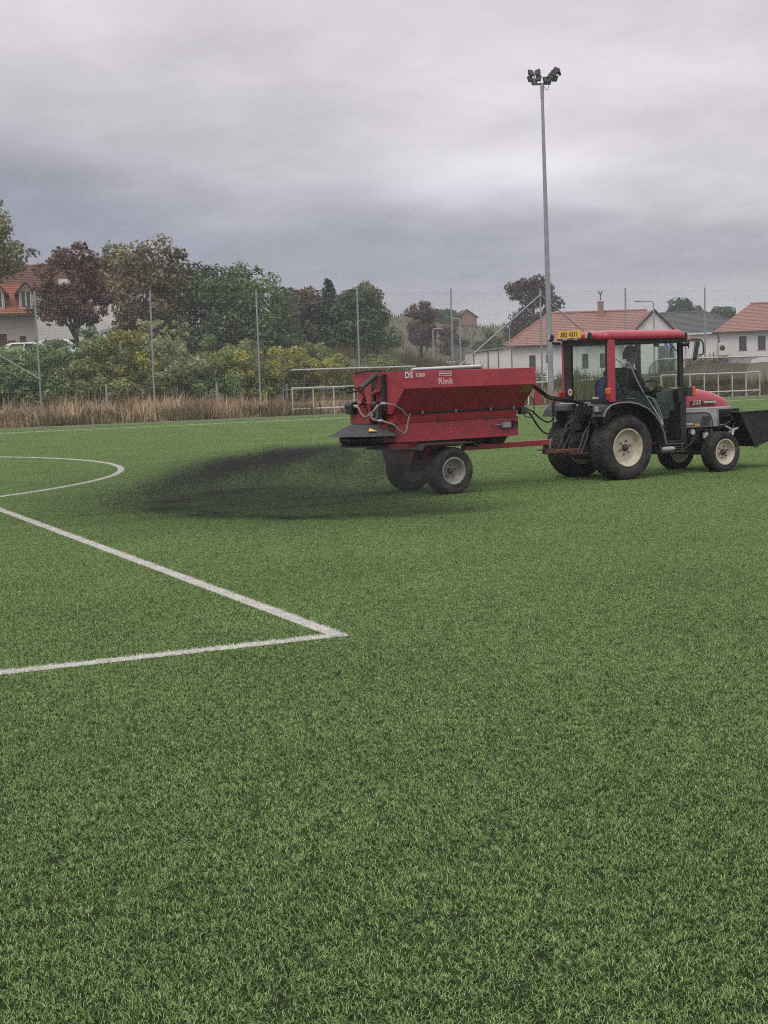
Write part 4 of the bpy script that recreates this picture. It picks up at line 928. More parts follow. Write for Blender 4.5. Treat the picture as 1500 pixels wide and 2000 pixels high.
    # ochre house further right
    t3 = thing('ochre_house', 'low ochre house with white roof edge right of the red tree trunk', 'house', (-18.2, 100, 2.7))
    wl = [(1.0, 1.5, .7, 1.7), (2.3, 2.8, .7, 1.7)]; mb = MB(); wall_front(mb, 0, 5.2, -.8, 2.0, wl); mb.box(4.9, 5.2, .3, 5, -.8, 2.0); mb.build('wall', WALLY, t3)
    for a_ in wl: window(t3, *a_, .08, 1, FRAMEB)
    MB().prism([(-.4, 2.0), (-.4, 2.2), (3, 2.95), (3, 2.75)], -.3, 5.3, 'y').prism([(3.002, 2.75), (3.002, 2.95), (5.6, 2.2), (5.6, 2.0)], -.3, 5.3, 'y').build('roof', mat('pale_sheet_roof', (.55, .56, .58), .5), t3)
house_left()
# ------------------------------------------------------------------ parked cars on the road above the hedge
def car(label, x, y, rz, paint, seed=0):
    t = thing('parked_car', label, 'car', (x, y, gz(x, y) + .02), rz, 'cars parked above the hedge')
    side = [(-2.0, .32), (-2.05, .62), (-1.98, .86), (-1.6, .94), (-1.15, 1.36), (-.85, 1.43), (.35, 1.43), (.62, 1.38), (1.18, .96), (1.85, .84), (2.02, .66), (2.02, .32)]
    secs = []
    for yy, sc_ in ((-.84, .93), (-.80, .99), (-.6, 1.0), (.6, 1.0), (.80, .99), (.84, .93)):
        secs.append([(p[0] * (1 if p[1] < .9 else 1), yy * (1 if p[1] < .95 else .86), .32 + (p[1] - .32) * sc_) for p in side])
    MB().loft(secs, True, True).build('body', paint, t)
    for s in (-1, 1):
        yv = s * .745
        for poly in ([(-1.15, .98), (-.86, 1.34), (-.2, 1.36), (-.2, .98)], [(-.12, .98), (-.12, 1.36), (.32, 1.35), (.95, .98)]):
            MB().prism(poly, min(yv, yv + s * .012) if s > 0 else yv - .012, max(yv, yv + s * .012) if s > 0 else yv, 'y').build('side_window', WIN, t)
    MB().add([(.64, -.62, 1.385), (.64, .62, 1.385), (1.17, .68, .985), (1.17, -.68, .985)], [(0, 1, 2, 3)]).build('windscreen', WIN, t)
    MB().add([(-1.17, -.62, 1.36), (-1.17, .62, 1.36), (-1.6, .68, .96), (-1.6, -.68, .96)], [(0, 1, 2, 3)]).build('rear_window', WIN, t)
    for u in (-1.25, 1.25):
        for s in (-1, 1):
            w_ = thing_part('wheel', t, (u, s * .76, .31)); MB().lathe([(.16, -.09), (.29, -.09), (.31, -.05), (.31, .05), (.29, .09), (.16, .09)], (0, 0, 0), 18).build('tyre', RUBBER, w_); MB().cyl((0, 0, 0), .17, -.08, .08).build('rim', SILVER, w_)
    for s in (-.6, .6):
        MB().rbox(1.97, 2.04, s - .16, s + .16, .6, .74, .02).build('headlight', LENS, t); MB().rbox(-2.06, -2.0, s - .14, s + .14, .62, .8, .02).build('tail_light', REDLENS, t)
def thing_part(name, parent, loc=(0, 0, 0)):
    o = bpy.data.objects.new(name, None); COL.objects.link(o); o.parent = parent; o.location = loc; return o
CARP = mat('silver_car_paint', (.62, .63, .65), .25, metal=.2, var=.03, coat=.4); CARW = mat('white_car_paint', (.72, .73, .75), .25, var=.03, coat=.4)
car('silver car facing right on the road above the hedge', -18.6, 88, R(-12), CARP)
car('white car half hidden by bushes, left of the silver car', -20.4, 87, R(8), CARW)


# ------------------------------------------------------------------ wheels
def wheel(name, par, org, c, r_, w_, rim_r, rimmat, side, blocks=40, rows=4, lug=.010, hub_r=.05, bolts=6, dish=.07, bolt_r=.09):
    """side -1: outer face towards -v"""
    W = bpy.data.objects.new(name, None); COL.objects.link(W); W.parent = par
    W.location = (c[0] - org[0], c[1] - org[1], c[2] - org[2])
    h_ = w_ / 2; sh = .035 if r_ > .35 else .028; rb = r_ - lug
    prof = [(rim_r, -h_ * .80), (rim_r + .012, -h_ * .86), (rim_r + (rb - rim_r) * .45, -h_), (rb - sh * 1.1, -h_ * .97), (rb - sh * .3, -h_ * .86), (rb, -h_ * .66), (rb + .004, 0), (rb, h_ * .66), (rb - sh * .3, h_ * .86), (rb - sh * 1.1, h_ * .97), (rim_r + (rb - rim_r) * .45, h_), (rim_r + .012, h_ * .86), (rim_r, h_ * .80)]
    tm = MB().lathe(prof, (0, 0, 0), 48)
    for rw in range(rows):
        yc = (-h_ * .78) + (2 * h_ * .78) * (rw + .5) / rows; bw = 2 * h_ * .78 / rows * .40
        edge = abs(rw - (rows - 1) / 2) > (rows - 1) / 2 - .1
        for k in range(blocks):
            a = 2 * math.pi * (k + .5 * (rw % 2)) / blocks; bl = math.pi * r_ / blocks * .66
            m = Matrix.Rotation(-a, 4, 'Y') @ Matrix.Translation((0, yc, rb - .004)) @ Matrix.Rotation(R(28 if rw % 2 else -28), 4, 'Z')
            if edge: m = Matrix.Rotation(-a, 4, 'Y') @ Matrix.Translation((0, yc + (.018 if yc > 0 else -.018), rb - .010)) @ Matrix.Rotation(R(-26 if yc > 0 else 26), 4, 'X')
            tm.box(-bl, bl, -bw, bw, 0, lug + .005, m)
    # raised ring and small lettering bar on the side wall
    for s in (-1, 1):
        q = rim_r + (rb - rim_r) * .62
        tm.lathe([(q - .006, s * h_ * .985), (q, s * (h_ * .985 + .004)), (q + .006, s * h_ * .98)], (0, 0, 0), 48)
    tm.build('tyre', RUBBER, W)
    s = side
    rp = [(rim_r + .004, s * h_ * .84), (rim_r + .006, s * h_ * .90), (rim_r - .012, s * h_ * .90), (rim_r - .02, s * h_ * .78), (rim_r - .03, s * (h_ * .8 - dish * .5)), (rim_r - .055, s * (h_ * .8 - dish)), (rim_r - .07, s * (h_ * .8 - dish * 1.02)), (hub_r + .05, s * (h_ * .8 - dish * .92)), (hub_r * .5, s * (h_ * .8 - dish * .9)), (.001, s * (h_ * .8 - dish * .9))]
    RM = MB().lathe(rp, (0, 0, 0), 40)
    RM.lathe([(rim_r + .004, -s * h_ * .84), (rim_r - .012, -s * h_ * .86), (rim_r - .03, -s * h_ * .3), (.06, -s * h_ * .2)], (0, 0, 0), 32)
    RM.build('rim', rimmat, W)
    y0 = s * (h_ * .8 - dish * .9)
    MB().lathe([(hub_r, y0), (hub_r, y0 + s * .025), (hub_r * .8, y0 + s * .045), (hub_r * .4, y0 + s * .05), (.001, y0 + s * .05)], (0, 0, 0), 18).build('hub_cap', DARKSTEEL, W)
    bm_ = MB().cyl((0, 0, 0), .012 if r_ > .35 else .010, min(y0, y0 + s * .022), max(y0, y0 + s * .022), 'y', 6).mesh('wheel_bolt', DARKSTEEL)
    for k in range(bolts):
        a = 2 * math.pi * k / bolts + .3; o = put('wheel_bolt', bm_, W); o.location = (bolt_r * math.cos(a), 0, bolt_r * math.sin(a))
    return W
def rrect(u0, u1, v0, v1, r_, z, n=4):
    out = []
    for cx, cy, a0 in ((u1 - r_, v1 - r_, 0), (u0 + r_, v1 - r_, 90), (u0 + r_, v0 + r_, 180), (u1 - r_, v0 + r_, 270)):
        for k in range(n + 1):
            a = R(a0 + 90 * k / n); out.append((cx + r_ * math.cos(a), cy + r_ * math.sin(a), z))
    return out
# ------------------------------------------------------------------ tractor
def tractor():
    T = thing('compact_tractor', 'red and silver compact tractor with glazed cab towing the spreader', 'tractor', (RO[0], RO[1], 0), RIG)
    V0, V1 = -.55, .40
    B = lambda mb, n, m, par=T, **k: mb.build(n, m, par, **k)
    # wheels
    wheel('rear_wheel', T, (0, 0, 0), (0, -.47, .452), .455, .34, .262, CREAM, -1, 46, 5, .012, .05, 6, .075, .095)
    wheel('rear_wheel', T, (0, 0, 0), (0, .51, .452), .455, .34, .262, CREAM, 1, 46, 5, .012, .05, 6, .075, .095)
    wheel('front_wheel', T, (0, 0, 0), (1.86, -.50, .292), .297, .235, .188, CREAM, -1, 34, 4, .011, .045, 6, .055, .085)
    wheel('front_wheel', T, (0, 0, 0), (1.88, .47, .292), .297, .235, .188, CREAM, 1, 34, 4, .011, .045, 6, .055, .085)
    # chassis
    c = MB(); c.rbox(-.42, 1.15, -.22, .16, .30, .72, .04); c.rbox(1.1, 2.2, -.2, .13, .34, .70, .03); c.cyl((0, 0, .452), .095, -.34, .36, 'y', 14); c.rbox(1.79, 1.93, -.40, .36, .24, .35, .02); c.rbox(1.3, 1.7, -.26, -.2, .40, .62, .02)
    B(c, 'chassis', BLACK)
    # bonnet: lofted red hood over silver sides
    st = [(1.15, 1.262, .285, .07), (1.44, 1.246, .285, .075), (1.7, 1.222, .283, .08), (1.92, 1.178, .278, .09), (2.08, 1.125, .268, .09), (2.19, 1.068, .252, .08), (2.26, 1.005, .232, .05), (2.285, .952, .215, .01)]
    vc = -.065; secs = []
    for u, zt, hw, rr in st:
        zl = .948; ring = []
        for k in range(13):
            a = math.pi * k / 12; cx = math.copysign(abs(math.cos(a)) ** .55, math.cos(a)); sz = math.sin(a) ** .62
            ring.append((u, vc - hw * cx, zl + (zt - zl) * sz))
        secs.append(ring)
    hood = MB().loft(secs, False, False, True); hood.add([p for p in secs[0]], [tuple(range(13))]); B(hood, 'bonnet', REDROOF)
    st2 = [(1.15, .282), (1.6, .282), (2.0, .278), (2.12, .268), (2.2, .252), (2.26, .23), (2.275, .215)]
    sd = []
    for u, hw in st2: sd.append([(u, vc - hw, .925), (u, vc - hw - .002, .80), (u, vc - hw + .01, .66), (u, vc + hw - .01, .66), (u, vc + hw + .002, .80), (u, vc + hw, .925)])
    B(MB().loft(sd, True, True), 'side_panel', SILVER)
    ws = [[(u, vc - hw - .004, .926), (u, vc - hw - .004, .947), (u, vc + hw + .004, .947), (u, vc + hw + .004, .926)] for u, hw in st2[:-1] + [(2.283, .217)]]
    B(MB().loft(ws, True, True), 'white_stripe', WHITEP)
    gr = MB(); go = []
    for u, hw in ((1.975, .2795), (2.06, .273), (2.14, .2645), (2.2, .2525), (2.255, .2325), (2.279, .212)): go.append([(u, vc - hw - .006, .905), (u, vc - hw - .006, .69), (u, vc + hw + .006, .69), (u, vc + hw + .006, .905)])
    B(gr.loft(go, True, True), 'headlight_band', DARKGLASS)
    fr = MB(); pf = [(1.97, .915), (1.99, .69), (2.03, .672)]
    fr.tube([(1.965, vc - .288, .912), (1.975, vc - .288, .70), (2.0, vc - .285, .68), (2.12, vc - .275, .676), (2.25, vc - .242, .676)], .007, 6)
    B(fr, 'headlight_trim', SILVER)
    B(MB().prism([(1.19, .66), (1.845, .66), (1.84, .75), (1.80, .835), (1.72, .868), (1.19, .872)], vc - .288, vc - .2835, 'y'), 'vent_panel', mat('dark_silver_paint', (.22, .22, .225), .45, metal=.3, var=.1))
    B(MB().tube([(1.17, vc - .287, .876), (1.72, vc - .287, .873), (1.81, vc - .287, .838), (1.85, vc - .287, .75), (1.857, vc - .285, .665)], .008, 6), 'panel_groove', BLACKP)
    vm = MB().rbox(1.62, 1.79, vc - .296, vc - .2885, -.009, .009, .003).mesh('vent_slat', BLACKP)
    for k in range(5): o = put('vent_slat', vm, T); o.location = (.006 * k, 0, .69 + k * .029)
    B(MB().rbox(1.50, 1.59, vc - .293, vc - .2885, .675, .715, .002), 'warning_sticker', YELLOW)
    B(MB().rbox(1.30, 1.46, vc - .293, vc - .2885, .705, .728, .002), 'white_sticker', WHITEP)
    bp = MB().rbox(1.42, 1.90, vc - .2905, vc - .284, .968, 1.045, .004); B(bp, 'badge_plate', mat('dark_red_band', (.12, .02, .03), .5, var=.2))
    text('model_lettering', '235', .085, WHITEPRINT, T, (1.535, vc - .293, 1.018), (1, 0, 0), (0, 0, 1), bold=.001, shear=.3, sx=1.15)
    text('name_lettering', 'TORNADO', .04, WHITEPRINT, T, (1.80, vc - .293, 1.020), (1, 0, 0), (0, 0, 1), bold=.002, sx=1.15)
    # filters and pipes under the bonnet
    B(MB().cyl((1.49, -.30, .60), .043, -.03, .03, 'y', 16), 'oil_filter', WHITEP)
    B(MB().cyl((1.77, -.29, .0), .045, .49, .575, 'z', 14), 'fuel_filter', WHITEP)
    B(MB().cyl((1.77, -.29, .0), .04, .577, .63, 'z', 14).rbox(1.6, 1.8, -.29, -.21, .60, .66, .01), 'filter_head', DARKSTEEL)
    B(MB().tube([(1.25, -.3, .45), (1.4, -.32, .40), (1.5, -.31, .44), (1.6, -.3, .55)], .012, 6).tube([(1.45, -.28, .52), (1.55, -.30, .44), (1.68, -.3, .45), (1.75, -.28, .52)], .009, 6), 'pipe', HOSEB)
    B(MB().tube([(1.12, -.34, .37), (1.3, -.34, .36), (1.42, -.33, .41), (1.55, -.3, .56)], .012, 6), 'pipe', DARKSTEEL)
    B(MB().tube([(1.86, -.38, .40), (1.86, -.3, .62)], .03, 8).rbox(1.82, 1.9, -.42, -.34, .28, .44, .01), 'steering_knuckle', DARKSTEEL)
    # cab
    roof = [rrect(-.335, 1.135, V0 - .035, V1 + .035, .07, 1.952), rrect(-.36, 1.15, V0 - .05, V1 + .05, .09, 1.972), rrect(-.36, 1.15, V0 - .05, V1 + .05, .1, 2.02), rrect(-.335, 1.13, V0 - .03, V1 + .03, .1, 2.052), rrect(-.28, 1.08, V0 + .02, V1 - .02, .1, 2.072), rrect(-.1, .95, V0 + .14, V1 - .14, .1, 2.084)]
    B(MB().loft(roof, True, True, True), 'cab_roof', REDROOF)
    for v in (V0, V1):
        s = -1 if v < 0 else 1
        B(MB().rbox(-.30, -.185, min(v, v + s * .045), max(v, v + s * .045), 1.09, 1.951, .012), 'rear_pillar', REDROOF)
        B(MB().loft([[(1.075 + d, v + e, z) for d, e in ((-.038, .0), (.034, .0), (.034, -s * .05), (-.038, -s * .05))] if z > 1.3 else [(1.118 + d, v + e, z) for d, e in ((-.04, .0), (.036, .0), (.036, -s * .05), (-.04, -s * .05))] for z in (.47, 1.25, 1.32, 1.95)], True, True), 'front_pillar', BLACK)
    hd = MB(); hd.box(-.315, -.25, V0 + .002, V1 - .002, 1.885, 1.951); hd.box(-.19, 1.06, V0 + .005, V0 + .05, 1.905, 1.951); hd.box(-.19, 1.06, V1 - .05, V1 - .005, 1.905, 1.951); hd.box(1.05, 1.1, V0 + .05, V1 - .05, 1.89, 1.951); hd.box(-.24, 1.05, V0 + .051, V1 - .051, 1.93, 1.951)
    B(hd, 'roof_frame', BLACK)
    rf = MB(); rf.box(-.29, -.255, V0 + .003, V0 + .05, 1.12, 1.884); rf.box(-.29, -.255, V1 - .16, V1 - .003, 1.12, 1.884); rf.box(-.30, -.25, V0 + .003, V1 - .003, 1.07, 1.13)
    B(rf, 'rear_window_frame', BLACK)
    B(MB().box(-.277, -.271, V0 + .05, V1 - .16, 1.13, 1.885), 'rear_window', GLASS)
    B(MB().box(1.083, 1.089, V0 + .05, V1 - .05, 1.24, 1.89), 'windscreen', GLASS)
    B(MB().box(1.07, 1.12, V0 + .05, V1 - .05, .47, 1.235), 'front_bulkhead', BLACKP)
    poly = [(-.185, 1.90), (1.035, 1.90), (1.075, 1.25), (1.075, .49), (.745, .49), (.70, .55), (.63, .73), (.48, .93), (.32, 1.04), (.12, 1.09), (-.185, 1.105)]
    B(MB().prism(poly, V0 + .018, V0 + .024, 'y'), 'door_glass', GLASS)
    far = [(-.185, 1.90), (1.035, 1.90), (1.075, 1.25), (1.075, .6), (.4, 1.0), (-.185, 1.105)]
    B(MB().prism(far, V1 - .024, V1 - .018, 'y'), 'door_glass', GLASS)
    B(MB().tube([(p[0], V1 - .02, p[1]) for p in far + far[:1]], .018, 6), 'door_frame', BLACK)
    df = MB(); df.tube([(p[0], V0 + .012, p[1]) for p in poly[:1] + poly[1:] + poly[:1]], .014, 6); df.tube([(1.06, V0 + .01, 1.28), (1.07, V0 + .01, .5)], .022, 6)
    B(df, 'door_frame', BLACK)
    B(MB().tube([(.66, V0 + .01, .462), (1.09, V0 + .01, .452)], .018, 6).tube([(.66, V0, .42), (1.05, V0, .41), (1.09, V0, .47)], .012, 6), 'door_sill', DARKSTEEL)
    B(MB().rbox(1.0, 1.055, V0 - .03, V0 + .008, 1.04, 1.26, .01), 'door_handle', BLACKP)
    # lower cab panel behind the door, over the fender
    low = [(-.185, 1.29), (.02, 1.29), (.40, 1.20), (.50, 1.03), (.62, .86), (.66, .75), (.63, .73), (.48, .93), (.32, 1.04), (.12, 1.09), (-.185, 1.105)]
    B(MB().prism(low, V0 + .03, V0 + .05, 'y'), 'side_console', BLACKP)
    B(MB().tube([(.05, V0 + .026, 1.13), (.22, V0 + .026, 1.125)], .012, 6), 'console_grip', GREYPL)
    B(MB().tube([(-.02, -.50, 1.592), (.025, -.50, 1.622), (.11, -.50, 1.63), (.155, -.50, 1.61), (.245, -.50, 1.436), (.382, -.505, 1.217), (.521, -.52, 1.033), (.64, -.53, .87), (.725, -.53, .73)], .011, 6), 'grab_rail', mat('pale_rail', (.55, .56, .54), .5))
    for d in (.035, .07):
        B(MB().tube([(.40 + d, -.51, 1.17 - d * .3), (.52 + d, -.51, 1.12 - d * .2), (.58 + d, -.515, 1.02), (.655 + d * .8, -.52, .87), (.71 + d * .4, -.525, .75)], .006, 5), 'door_seal', mat('pale_rail', (.55, .56, .54)))
    # floor, seat, dash
    B(MB().box(-.25, 1.07, V0 + .06, V1 - .06, .46, .50), 'cab_floor', BLACKP)
    B(MB().rbox(.25, .78, -.30, .18, .80, .98, .05), 'seat', SEATM)
    B(MB().rbox(.22, .34, -.30, .18, .95, 1.56, .05), 'seat_back', SEATM)
    B(MB().rbox(-.25, .22, V0 + .06, V1 - .06, .98, 1.1, .03), 'rear_shelf', BLACKP)
    dash = MB(); dash.rbox(.86, 1.06, -.30, .15, .55, 1.18, .05); dash.rbox(.82, 1.07, -.44, .28, 1.14, 1.245, .03); dash.rbox(.62, .90, -.50, -.36, .78, 1.1, .04)
    B(dash, 'dashboard', mat('dash_grey', (.06, .065, .07), .6, var=.15))
    B(MB().rbox(.70, 1.0, -.47, -.43, .90, 1.22, .02, Matrix.Translation((.85, 0, 1.06)) @ Matrix.Rotation(R(-12), 4, 'Y') @ Matrix.Translation((-.85, 0, -1.06))), 'side_bin', GREYPL)
    sw = MB(); pts = [(.84 + .19 * math.cos(a) * .55, -.07 + .19 * math.sin(a), 1.26 + .19 * math.cos(a) * .55) for a in np.linspace(0, 2 * math.pi, 25)]; sw.tube(pts, .014, 6); sw.tube([(.95, -.07, 1.12), (.84, -.07, 1.26)], .022, 6); sw.tube([(.84, -.25, 1.26), (.84, .11, 1.26)], .012, 6)
    B(sw, 'steering_wheel', BLACKP)
    B(MB().tube([(1.0, -.25, 1.262), (1.0, -.18, 1.275), (1.0, -.08, 1.27), (1.0, -.03, 1.262)], [.012, .03, .028, .012], 8), 'lime_pouch', mat('lime_cloth', (.42, .50, .06), .7))
    B(MB().tube([(.95, V0 + .04, 1.86), (.99, V0 + .12, 1.78), (1.03, V0 + .2, 1.70)], .008, 5).tube([(.85, V0 + .03, 1.9), (.97, V0 + .05, 1.82), (1.05, V0 + .05, 1.76)], .008, 5), 'wiper', BLACKP)
    B(MB().rbox(.60, .68, V0 + .02, V0 + .06, 1.84, 1.90, .01), 'inner_lamp', BLACKP)
    # fenders
    path = [(-.47, .90), (-.42, .99), (-.33, 1.055), (-.2, 1.082), (0, 1.082), (.16, 1.05), (.33, .985), (.46, .885), (.56, .765), (.63, .62), (.66, .47)]
    for v0, v1 in ((-.665, -.40), (.40, .70)):
        fs = []
        for i, p in enumerate(path):
            a = path[max(i - 1, 0)]; b = path[min(i + 1, len(path) - 1)]; nx, nz = -(b[1] - a[1]), b[0] - a[0]; l_ = math.hypot(nx, nz); nx, nz = nx / l_ * .014, nz / l_ * .014
            fs.append([(p[0], v0, p[1]), (p[0], v1, p[1]), (p[0] - nx, v1, p[1] - nz), (p[0] - nx, v0, p[1] - nz)])
        f_ = B(MB().loft(fs, True, True), 'fender', BLACKP)
        vo = v0 if v0 < 0 else v1
        B(MB().tube([(p[0], vo, p[1]) for p in path], .012, 6), 'fender_edge', mat('worn_plastic_edge', (.22, .22, .225), .5), f_)
        vi = v1 if v0 < 0 else v0
        B(MB().prism([(p[0], p[1] - .02) for p in path] + [(.5, .46), (.3, .5), (-.3, .6)], min(vi, vi + (.01 if vi < 0 else -.01)), max(vi, vi + (.01 if vi < 0 else -.01)), 'y'), 'inner_panel', BLACKP, f_)
    # back of the tractor
    bk = MB(); bk.rbox(-.34, -.19, -.50, .34, .78, 1.068, .02); bk.rbox(-.40, -.34, -.34, .05, .92, 1.02, .01); bk.rbox(-.5, -.36, -.16, .06, .70, .92, .02)
    B(bk, 'rear_housing', BLACK)
    for v0, v1 in ((-.60, -.43), (.13, .44)):
        l_ = B(MB().rbox(-.47, -.35, v0, v1, .955 if v0 < 0 else .97, 1.062, .012), 'rear_lamp_box', GREYPL)
        if v0 < 0:
            for k in range(3): B(MB().box(-.4725, -.4705, -.56, -.48, .975 + k * .026, .987 + k * .026), 'label', WHITEPRINT, l_)
        else: B(MB().rbox(-.40, -.33, v0 - .02, v1 - .05, 1.064, 1.085, .008), 'lamp_bracket', SILVER, l_)
    a_ = B(MB().rbox(-.335, -.27, V0 - .055, V0 - .002 + .012, 1.20, 1.29, .012), 'turn_signal', AMBER); B(MB().rbox(-.33, -.275, V0 - .05, V0 - .0, 1.12, 1.198, .008), 'lamp_base', REDLENS, a_)
    B(MB().rbox(-.36, -.28, V1 + .01, V1 + .06, 1.10, 1.24, .012), 'tail_lamp', REDLENS)
    f2 = B(MB().rbox(1.16, 1.26, V0 - .03, V0 + .02, 1.13, 1.26, .01), 'turn_signal_base', BLACKP); B(MB().rbox(1.26, 1.32, V0 - .03, V0 + .02, 1.125, 1.262, .012), 'turn_signal', AMBER)
    B(MB().tube([(1.1, V0 + .0, 1.2), (1.2, V0 - .0, 1.2)], .015, 6), 'signal_arm', BLACK)
    for v, tilt in ((-.335, 0), (.50, 0)):
        lm = MB(); lm.rbox(-.06, .0, -.045, .045, -.05, .05, .012, Matrix.Translation((-.40, v, 2.005)) @ Matrix.Rotation(R(-22), 4, 'Z') @ Matrix.Rotation(R(12), 4, 'Y')); lm.rbox(-.41, -.34, v - .02, v + .02, 1.925, 1.955, .006)
        l_ = B(lm, 'work_lamp', BLACK)
        B(MB().rbox(-.064, -.0605, -.034, .034, -.036, .036, .001, Matrix.Translation((-.40, v, 2.005)) @ Matrix.Rotation(R(-22), 4, 'Z') @ Matrix.Rotation(R(12), 4, 'Y')), 'lens', LENS, l_)
    B(MB().tube([(-.36, V1, 1.93), (-.38, .50, 1.935)], .022, 6), 'lamp_arm', BLACK)
    # number plate on the back of the roof
    mp = Matrix.Translation((-.385, .145, 2.045)) @ Matrix.Rotation(R(8), 4, 'Y')
    pl = B(MB().rbox(-.008, .008, -.26, .26, -.055, .055, .003, mp), 'number_plate', PLATE)
    B(MB().rbox(-.006, .010, -.268, .268, -.078, -.058, .002, mp), 'plate_holder', BLUEP, pl)
    B(MB().box(-.0075, -.0063, -.2, -.12, -.072, -.064, mp).box(-.0075, -.0063, .04, .14, -.072, -.064, mp), 'holder_print', WHITEPRINT, pl)
    t1 = text('plate_lettering', 'B02 4331', .092, BLACKP, pl, mp @ Vector((-.0105, 0, 0)), (0, -1, 0), mp.to_3x3() @ Vector((0, 0, 1)), bold=.001, sx=.98)
    # round speed sticker low on the back window frame
    sk = B(MB().cyl((-.2905, .27, 1.235), .058, -.002, -.0003, 'x', 24), 'speed_sticker', mat('sticker_red', (.50, .06, .06), .5))
    B(MB().cyl((-.2905, .27, 1.235), .043, -.0032, -.0022, 'x', 24), 'sticker_face', WHITEPRINT, sk)
    text('sticker_number', '30', .058, BLACKP, sk, (-.2945, .27, 1.235), (0, -1, 0), (0, 0, 1), bold=.003, extrude=.0005)
    B(MB().rbox(-.25, -.24, -.30, -.16, 1.135, 1.165, .002), 'white_sticker', WHITEP)
    # mirror
    ma = MB(); ma.tube([(1.08, V0 - .0, 1.855), (1.12, V0 - .10, 1.86)], .022, 6); ma.tube([(1.12, V0 - .1, 1.80), (1.12, V0 - .1, 1.92), (1.16, V0 - .14, 1.935), (1.28, V0 - .17, 1.925), (1.32, V0 - .18, 1.88), (1.33, V0 - .18, 1.74), (1.31, V0 - .17, 1.71), (1.26, V0 - .16, 1.71)], .011, 6)
    m_ = B(ma, 'mirror_arm', BLACK)
    mm = Matrix.Translation((1.20, V0 - .155, 1.77)) @ Matrix.Rotation(R(12), 4, 'Y') @ Matrix.Rotation(R(-35), 4, 'Z')
    B(MB().rbox(-.018, .03, -.075, .075, -.14, .14, .018, mm), 'mirror', BLACKP)
    B(MB().rbox(-.0215, -.0185, -.06, .06, -.122, .122, .001, mm), 'mirror_glass', mat('mirror_silver', (.5, .52, .54), .05, metal=1.0, var=.02))
    B(MB().rbox(1.10, 1.2, V0 - .0, V0 + .09, 1.9, 2.03, .01), 'front_work_lamp', BLACK)
    # step and silencer
    B(MB().box(.62, 1.06, -.62, -.40, .345, .36).tube([(.64, -.6, .36), (.64, -.56, .46)], .012, 6).tube([(1.04, -.6, .36), (1.04, -.56, .46)], .012, 6), 'step', DARKSTEEL)
    B(MB().tube([(.67, -.56, .392), (.70, -.56, .392), (.88, -.56, .392), (.91, -.56, .392)], [.02, .034, .034, .02], 10), 'silencer', SILVER)
    # hitch
    B(MB().rbox(-1.03, -.30, -.10, .0, .40, .455, .01).rbox(-.62, -.42, -.15, .05, .36, .40, .01), 'tow_bar', RUST)
    B(MB().tube([(-.93, -.05, .43), (-.93, -.05, .56)], .016, 8).tube([(-.93, -.05, .56), (-.90, -.06, .60)], .010, 6), 'hitch_pin', STEEL)
    for v in (-.27, .17):
        B(MB().tube([(-.1, v, .40), (-.45, v, .38), (-.78, v * 1.1, .40)], .022, 8), 'lower_link', DARKSTEEL)
        B(MB().tube([(-.55, v, .40), (-.42, v * .9, .60), (-.34, v * .8, .84)], .016, 8).tube([(-.62, v * 1.05, .40), (-.5, v, .66), (-.34, v * .8, .80)], .012, 6), 'lift_rod', DARKSTEEL)
    B(MB().tube([(-.5, -.06, .86), (-.62, -.06, .80), (-.70, -.06, .66), (-.72, -.06, .5)], .012, 6), 'top_link', DARKSTEEL)
    B(MB().cyl((-.5, -.05, .56), .06, -.0, .0001, 'x', 12).tube([(-.42, -.05, .56), (-.54, -.05, .56)], .05, 10), 'pto_guard', BLACKP)
    cp = MB()
    for k in range(4): cp.tube([(-.36, -.30 + .08 * k, 1.05), (-.44, -.30 + .08 * k, 1.06)], .016, 8)
    B(cp, 'coupler', STEEL)
    B(MB().tube([(-.36, -.1, 1.075), (-.4, -.3, 1.09)], .012, 6), 'coupler_bar', STEEL)
    for i in range(4):
        B(MB().tube([(-.40, -.25 + .07 * i, 1.03), (-.50, -.24 + .08 * i, .92), (-.46, -.2 + .06 * i, .80), (-.38, -.16 + .06 * i, .70)], .010, 6), 'rear_hose', HOSEB)
    # front transport box and its mounting
    bx = MB(); v0, v1 = -.56, .44
    prof = [(2.20, .848), (2.52, .335), (3.08, .47), (3.18, .86)]
    for a, b in ((v0, v0 + .012), (v1 - .012, v1)): bx.prism(prof, a, b, 'y')
    bx.prism([(2.20, .848), (2.52, .335), (2.534, .345), (2.215, .85)], v0 + .013, v1 - .013, 'y'); bx.prism([(2.534, .335), (3.08, .467), (3.08, .48), (2.534, .348)], v0 + .013, v1 - .013, 'y')
    B(bx, 'front_bucket', BLACK)
    B(MB().tube([(2.20, v0 - .004, .852), (3.18, v0 - .004, .864)], .016, 6).tube([(2.20, v0, .852), (2.20, v1, .852)], .016, 6).tube([(2.20, v1, .852), (3.18, v1, .864)], .016, 6), 'bucket_rim', BLACK)
    B(MB().prism([(2.18, .85), (2.26, .85), (2.56, .335), (2.48, .32)], v0 - .03, v0 - .014, 'y'), 'bucket_rib', BLACK)
    for v in (-.36, .24):
        B(MB().tube([(2.2, v, .52), (2.33, v, .74)], .03, 8).tube([(2.0, v * .8, .62), (2.22, v, .72), (2.26, v, .80)], .022, 8), 'mount_arm', BLACK)
        B(MB().tube([(2.08, v, .5), (2.26, v, .60)], .020, 8), 'lift_ram', SILVER)
    B(MB().tube([(2.10, -.5, .50), (2.14, -.48, .60), (2.24, -.47, .62)], .02, 8).tube([(2.02, -.45, .66), (2.16, -.48, .58)], .016, 8), 'lift_ram', SILVER)
